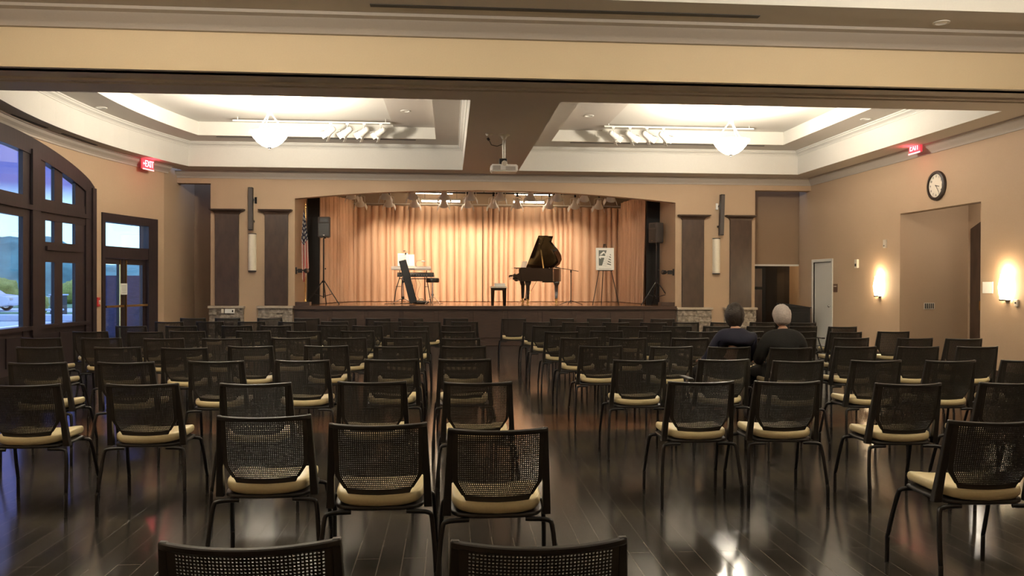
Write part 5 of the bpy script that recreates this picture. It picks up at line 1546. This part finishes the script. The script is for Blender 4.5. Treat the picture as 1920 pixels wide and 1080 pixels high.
    for j in range(n2 + 1):
        ph = PI * (0.0 + 1.0 * j / n2)
        for i in range(n1):
            th = 2 * PI * i / n1
            d = Vector((math.sin(ph) * math.cos(th), math.sin(ph) * math.sin(th), math.cos(ph)))
            front = max(0, d.y)
            zmin = -0.35 - hair_len + (front ** 0.6) * (0.9 + hair_len) if front > 0 else -0.55 - hair_len
            r_ = 1.0 + 0.07 * noise.noise(d * 4.0 + hc) + 0.04 * noise.noise(d * 11.0)
            z = max(d.z, zmin)
            sc_ = 1.0 if d.z >= zmin else 0.80
            mb.v.append((d.x * 0.093 * hs * r_ * sc_, (d.y * 0.110 * r_ * sc_ - 0.008) * hs, z * 0.125 * hs * r_ + 0.006))
    for j in range(n2):
        for i in range(n1):
            mb.f.append((j * n1 + i, j * n1 + (i + 1) % n1, (j + 1) * n1 + (i + 1) % n1, (j + 1) * n1 + i)); mb.mi.append(0)
    mb.xf(Mh).build('hair', hair_m, t, ang=1.5)
    return t
person(3.50, 8.22, 0.0, 'seated person with pale grey hair, seen from behind, right of the stage', M_hairg, M_clblk, hair_len=0.15, hs=1.02)
person(2.93, 8.34, 0.1, 'seated person with dark hair in a navy top, leaning to the right', M_hairb, M_clnavy, lean=(0.11, 0.02), hair_len=0.3, head_turn=-0.5, hs=1.12)

# ================================================================ OUTSIDE
struct(MB().box(-140, -7.6, -40, 160, -0.30, -0.15).build('ground', M_road, smooth=False))
gx = lambda y, px: None
def blob(name, c, r_, m_, lab, cat, seed, amp=0.25, n=26, mm=16, kind=None):
    mb = MB(); mb.ball(c, r_, n=n, m=mm)
    vs = []
    for v in mb.v:
        d = Vector(v) - Vector(c); q = noise.noise(d.normalized() * 3.0 + Vector((seed, 0, 0))) + 0.5 * noise.noise(d.normalized() * 8.0 + Vector((seed, 3, 0)))
        p = Vector(c) + d * (1 + amp * q); vs.append((p.x, p.y, max(p.z, -0.14)))
    mb.v = vs
    o = mb.build(name, m_, ang=1.5); tag(o, lab, cat, kind=kind); return o
# wooded hillside far beyond the car park
mb = MB()
def hill(u, v):
    x = -150 + 150 * u; y = 95 + 30 * v
    h = 7.8 + 1.0 * noise.noise(Vector((x * 0.06, 0, 1))) + 0.5 * noise.noise(Vector((x * 0.3, v * 4, 2)))
    h *= 1 - 0.5 * min(1, max(0, (x * 100 / y + 47) / 5))
    return (x, y, -0.15 + h * math.sin(min(1, v * 1.6) * PI / 2) + 0.35 * noise.noise(Vector((x * 0.9, v * 9, 5))))
mb.sheet(hill, 150, 24)
o = mb.build('hillside', M_hill, ang=1.5); tag(o, 'dark green wooded hillside beyond the car park, seen through the windows', 'hill')
tag(MB().box(-60, -12, 38.5, 39.9, -0.15, -0.13).box(-60, -12, 42.5, 45.0, -0.15, -0.128).box(-60, -12, 52, 90, -0.15, -0.126).build('lawn', M_grass, smooth=False), 'green lawn strips between the pale paths outside', 'lawn', kind='stuff')
tag(MB().box(-30, -9.0, 12, 23.1, -0.15, -0.135).build('brick_terrace', M_brick, smooth=False), 'pinkish brick terrace outside the arched window', 'terrace')
tag(MB().box(-24.5, -15.6, 34.8, 35.4, -0.15, 0.12).build('stone_curb', M_road, bevel=0.03), 'pale low stone curb at the end of the brick terrace', 'curb')
# parked car
car = thing('car', 'white parked car outside the big window', 'car', (-26.6, 47.0, -0.15), 0.08)
prof = [(-2.2, 0.35), (-2.25, 0.62), (-2.1, 0.86), (-1.35, 0.95), (-0.75, 1.38), (0.35, 1.44), (1.0, 1.30), (1.55, 0.98), (2.15, 0.86), (2.28, 0.60), (2.22, 0.32), (1.85, 0.26), (-1.8, 0.26)]
MB().prism([(-a, b_) for a, b_ in prof], lambda a, b_, d: (a, d, b_), -0.85, 0.85).build('body', M_car, car, bevel=0.08, seg=3, ang=0.8)
gw = [(-1.15, 0.97), (-0.68, 1.32), (0.32, 1.37), (0.9, 1.25), (1.3, 0.98)]
MB().prism([(-a, b_) for a, b_ in gw], lambda a, b_, d: (a, d, b_), -0.86, 0.86).build('side_window', M_dglass, car)
for wx in (-1.4, 1.4):
    for wy in (-0.78, 0.78):
        w_ = MB().lathe([(0.20, -0.10), (0.32, -0.10), (0.34, -0.05), (0.34, 0.05), (0.32, 0.10), (0.20, 0.10)], (wx, wy, 0.34), axis='y', n=24).build('wheel', M_tyre, car)
        MB().lathe([(0.02, -0.105), (0.20, -0.10), (0.20, 0.10), (0.02, 0.105)], (wx, wy, 0.34), axis='y', n=16).build('hubcap', M_chrome, w_)
MB().box(2.1, 2.27, -0.75, -0.45, 0.62, 0.76).build('headlamp', M_offw, car, bevel=0.02)
blob('shrub', (-20.9, 36.5, 0.30), (1.3, 0.7, 0.62), M_bush2, 'red-brown shrub in front of the white car', 'shrub', 1)
blob('shrub', (-20.35, 41.2, 0.35), (0.55, 0.5, 0.62), M_bush, 'yellow-green shrub beside the outdoor litter bin', 'shrub', 2)
blob('shrub', (-27.6, 62.0, 0.6), (1.6, 1.2, 1.0), M_bush, 'yellowish shrub at the foot of the hillside', 'shrub', 3)
blob('shrub', (-34.8, 64.0, 0.6), (2.0, 1.2, 1.2), M_bush, 'yellowish shrub behind the white car', 'shrub', 4)
lbn = thing('litter_bin', 'dark grey outdoor litter bin beyond the window', 'litter bin', (-19.0, 40.6, -0.15))
MB().box(-0.28, 0.28, -0.28, 0.28, 0, 0.98).build('body', M_slot, lbn, bevel=0.03)
MB().box(-0.33, 0.33, -0.33, 0.33, 0.98, 1.05).build('lid', M_road, lbn, bevel=0.02)
ob = thing('stone_bench', 'low pale stone bench outside the narrow window panes', 'bench', (-17.6, 36.6, -0.15), 0.1)
MB().box(-1.1, 0.6, -0.25, 0.25, 0.38, 0.46).build('slab', M_road, ob, bevel=0.02)
MB().box(-0.9, -0.7, -0.2, 0.2, 0, 0.38).build('support', M_dbrick, ob)
MB().box(0.2, 0.4, -0.2, 0.2, 0, 0.38).build('support', M_dbrick, ob)
# low outdoor wall seen through the double door
tag(MB().box(-10.1, -7.7, 23.2, 23.6, -0.15, 1.68).build('outdoor_wall', M_dbrick, smooth=False), 'blue-grey outdoor wall seen through the glass of the double door', 'wall')
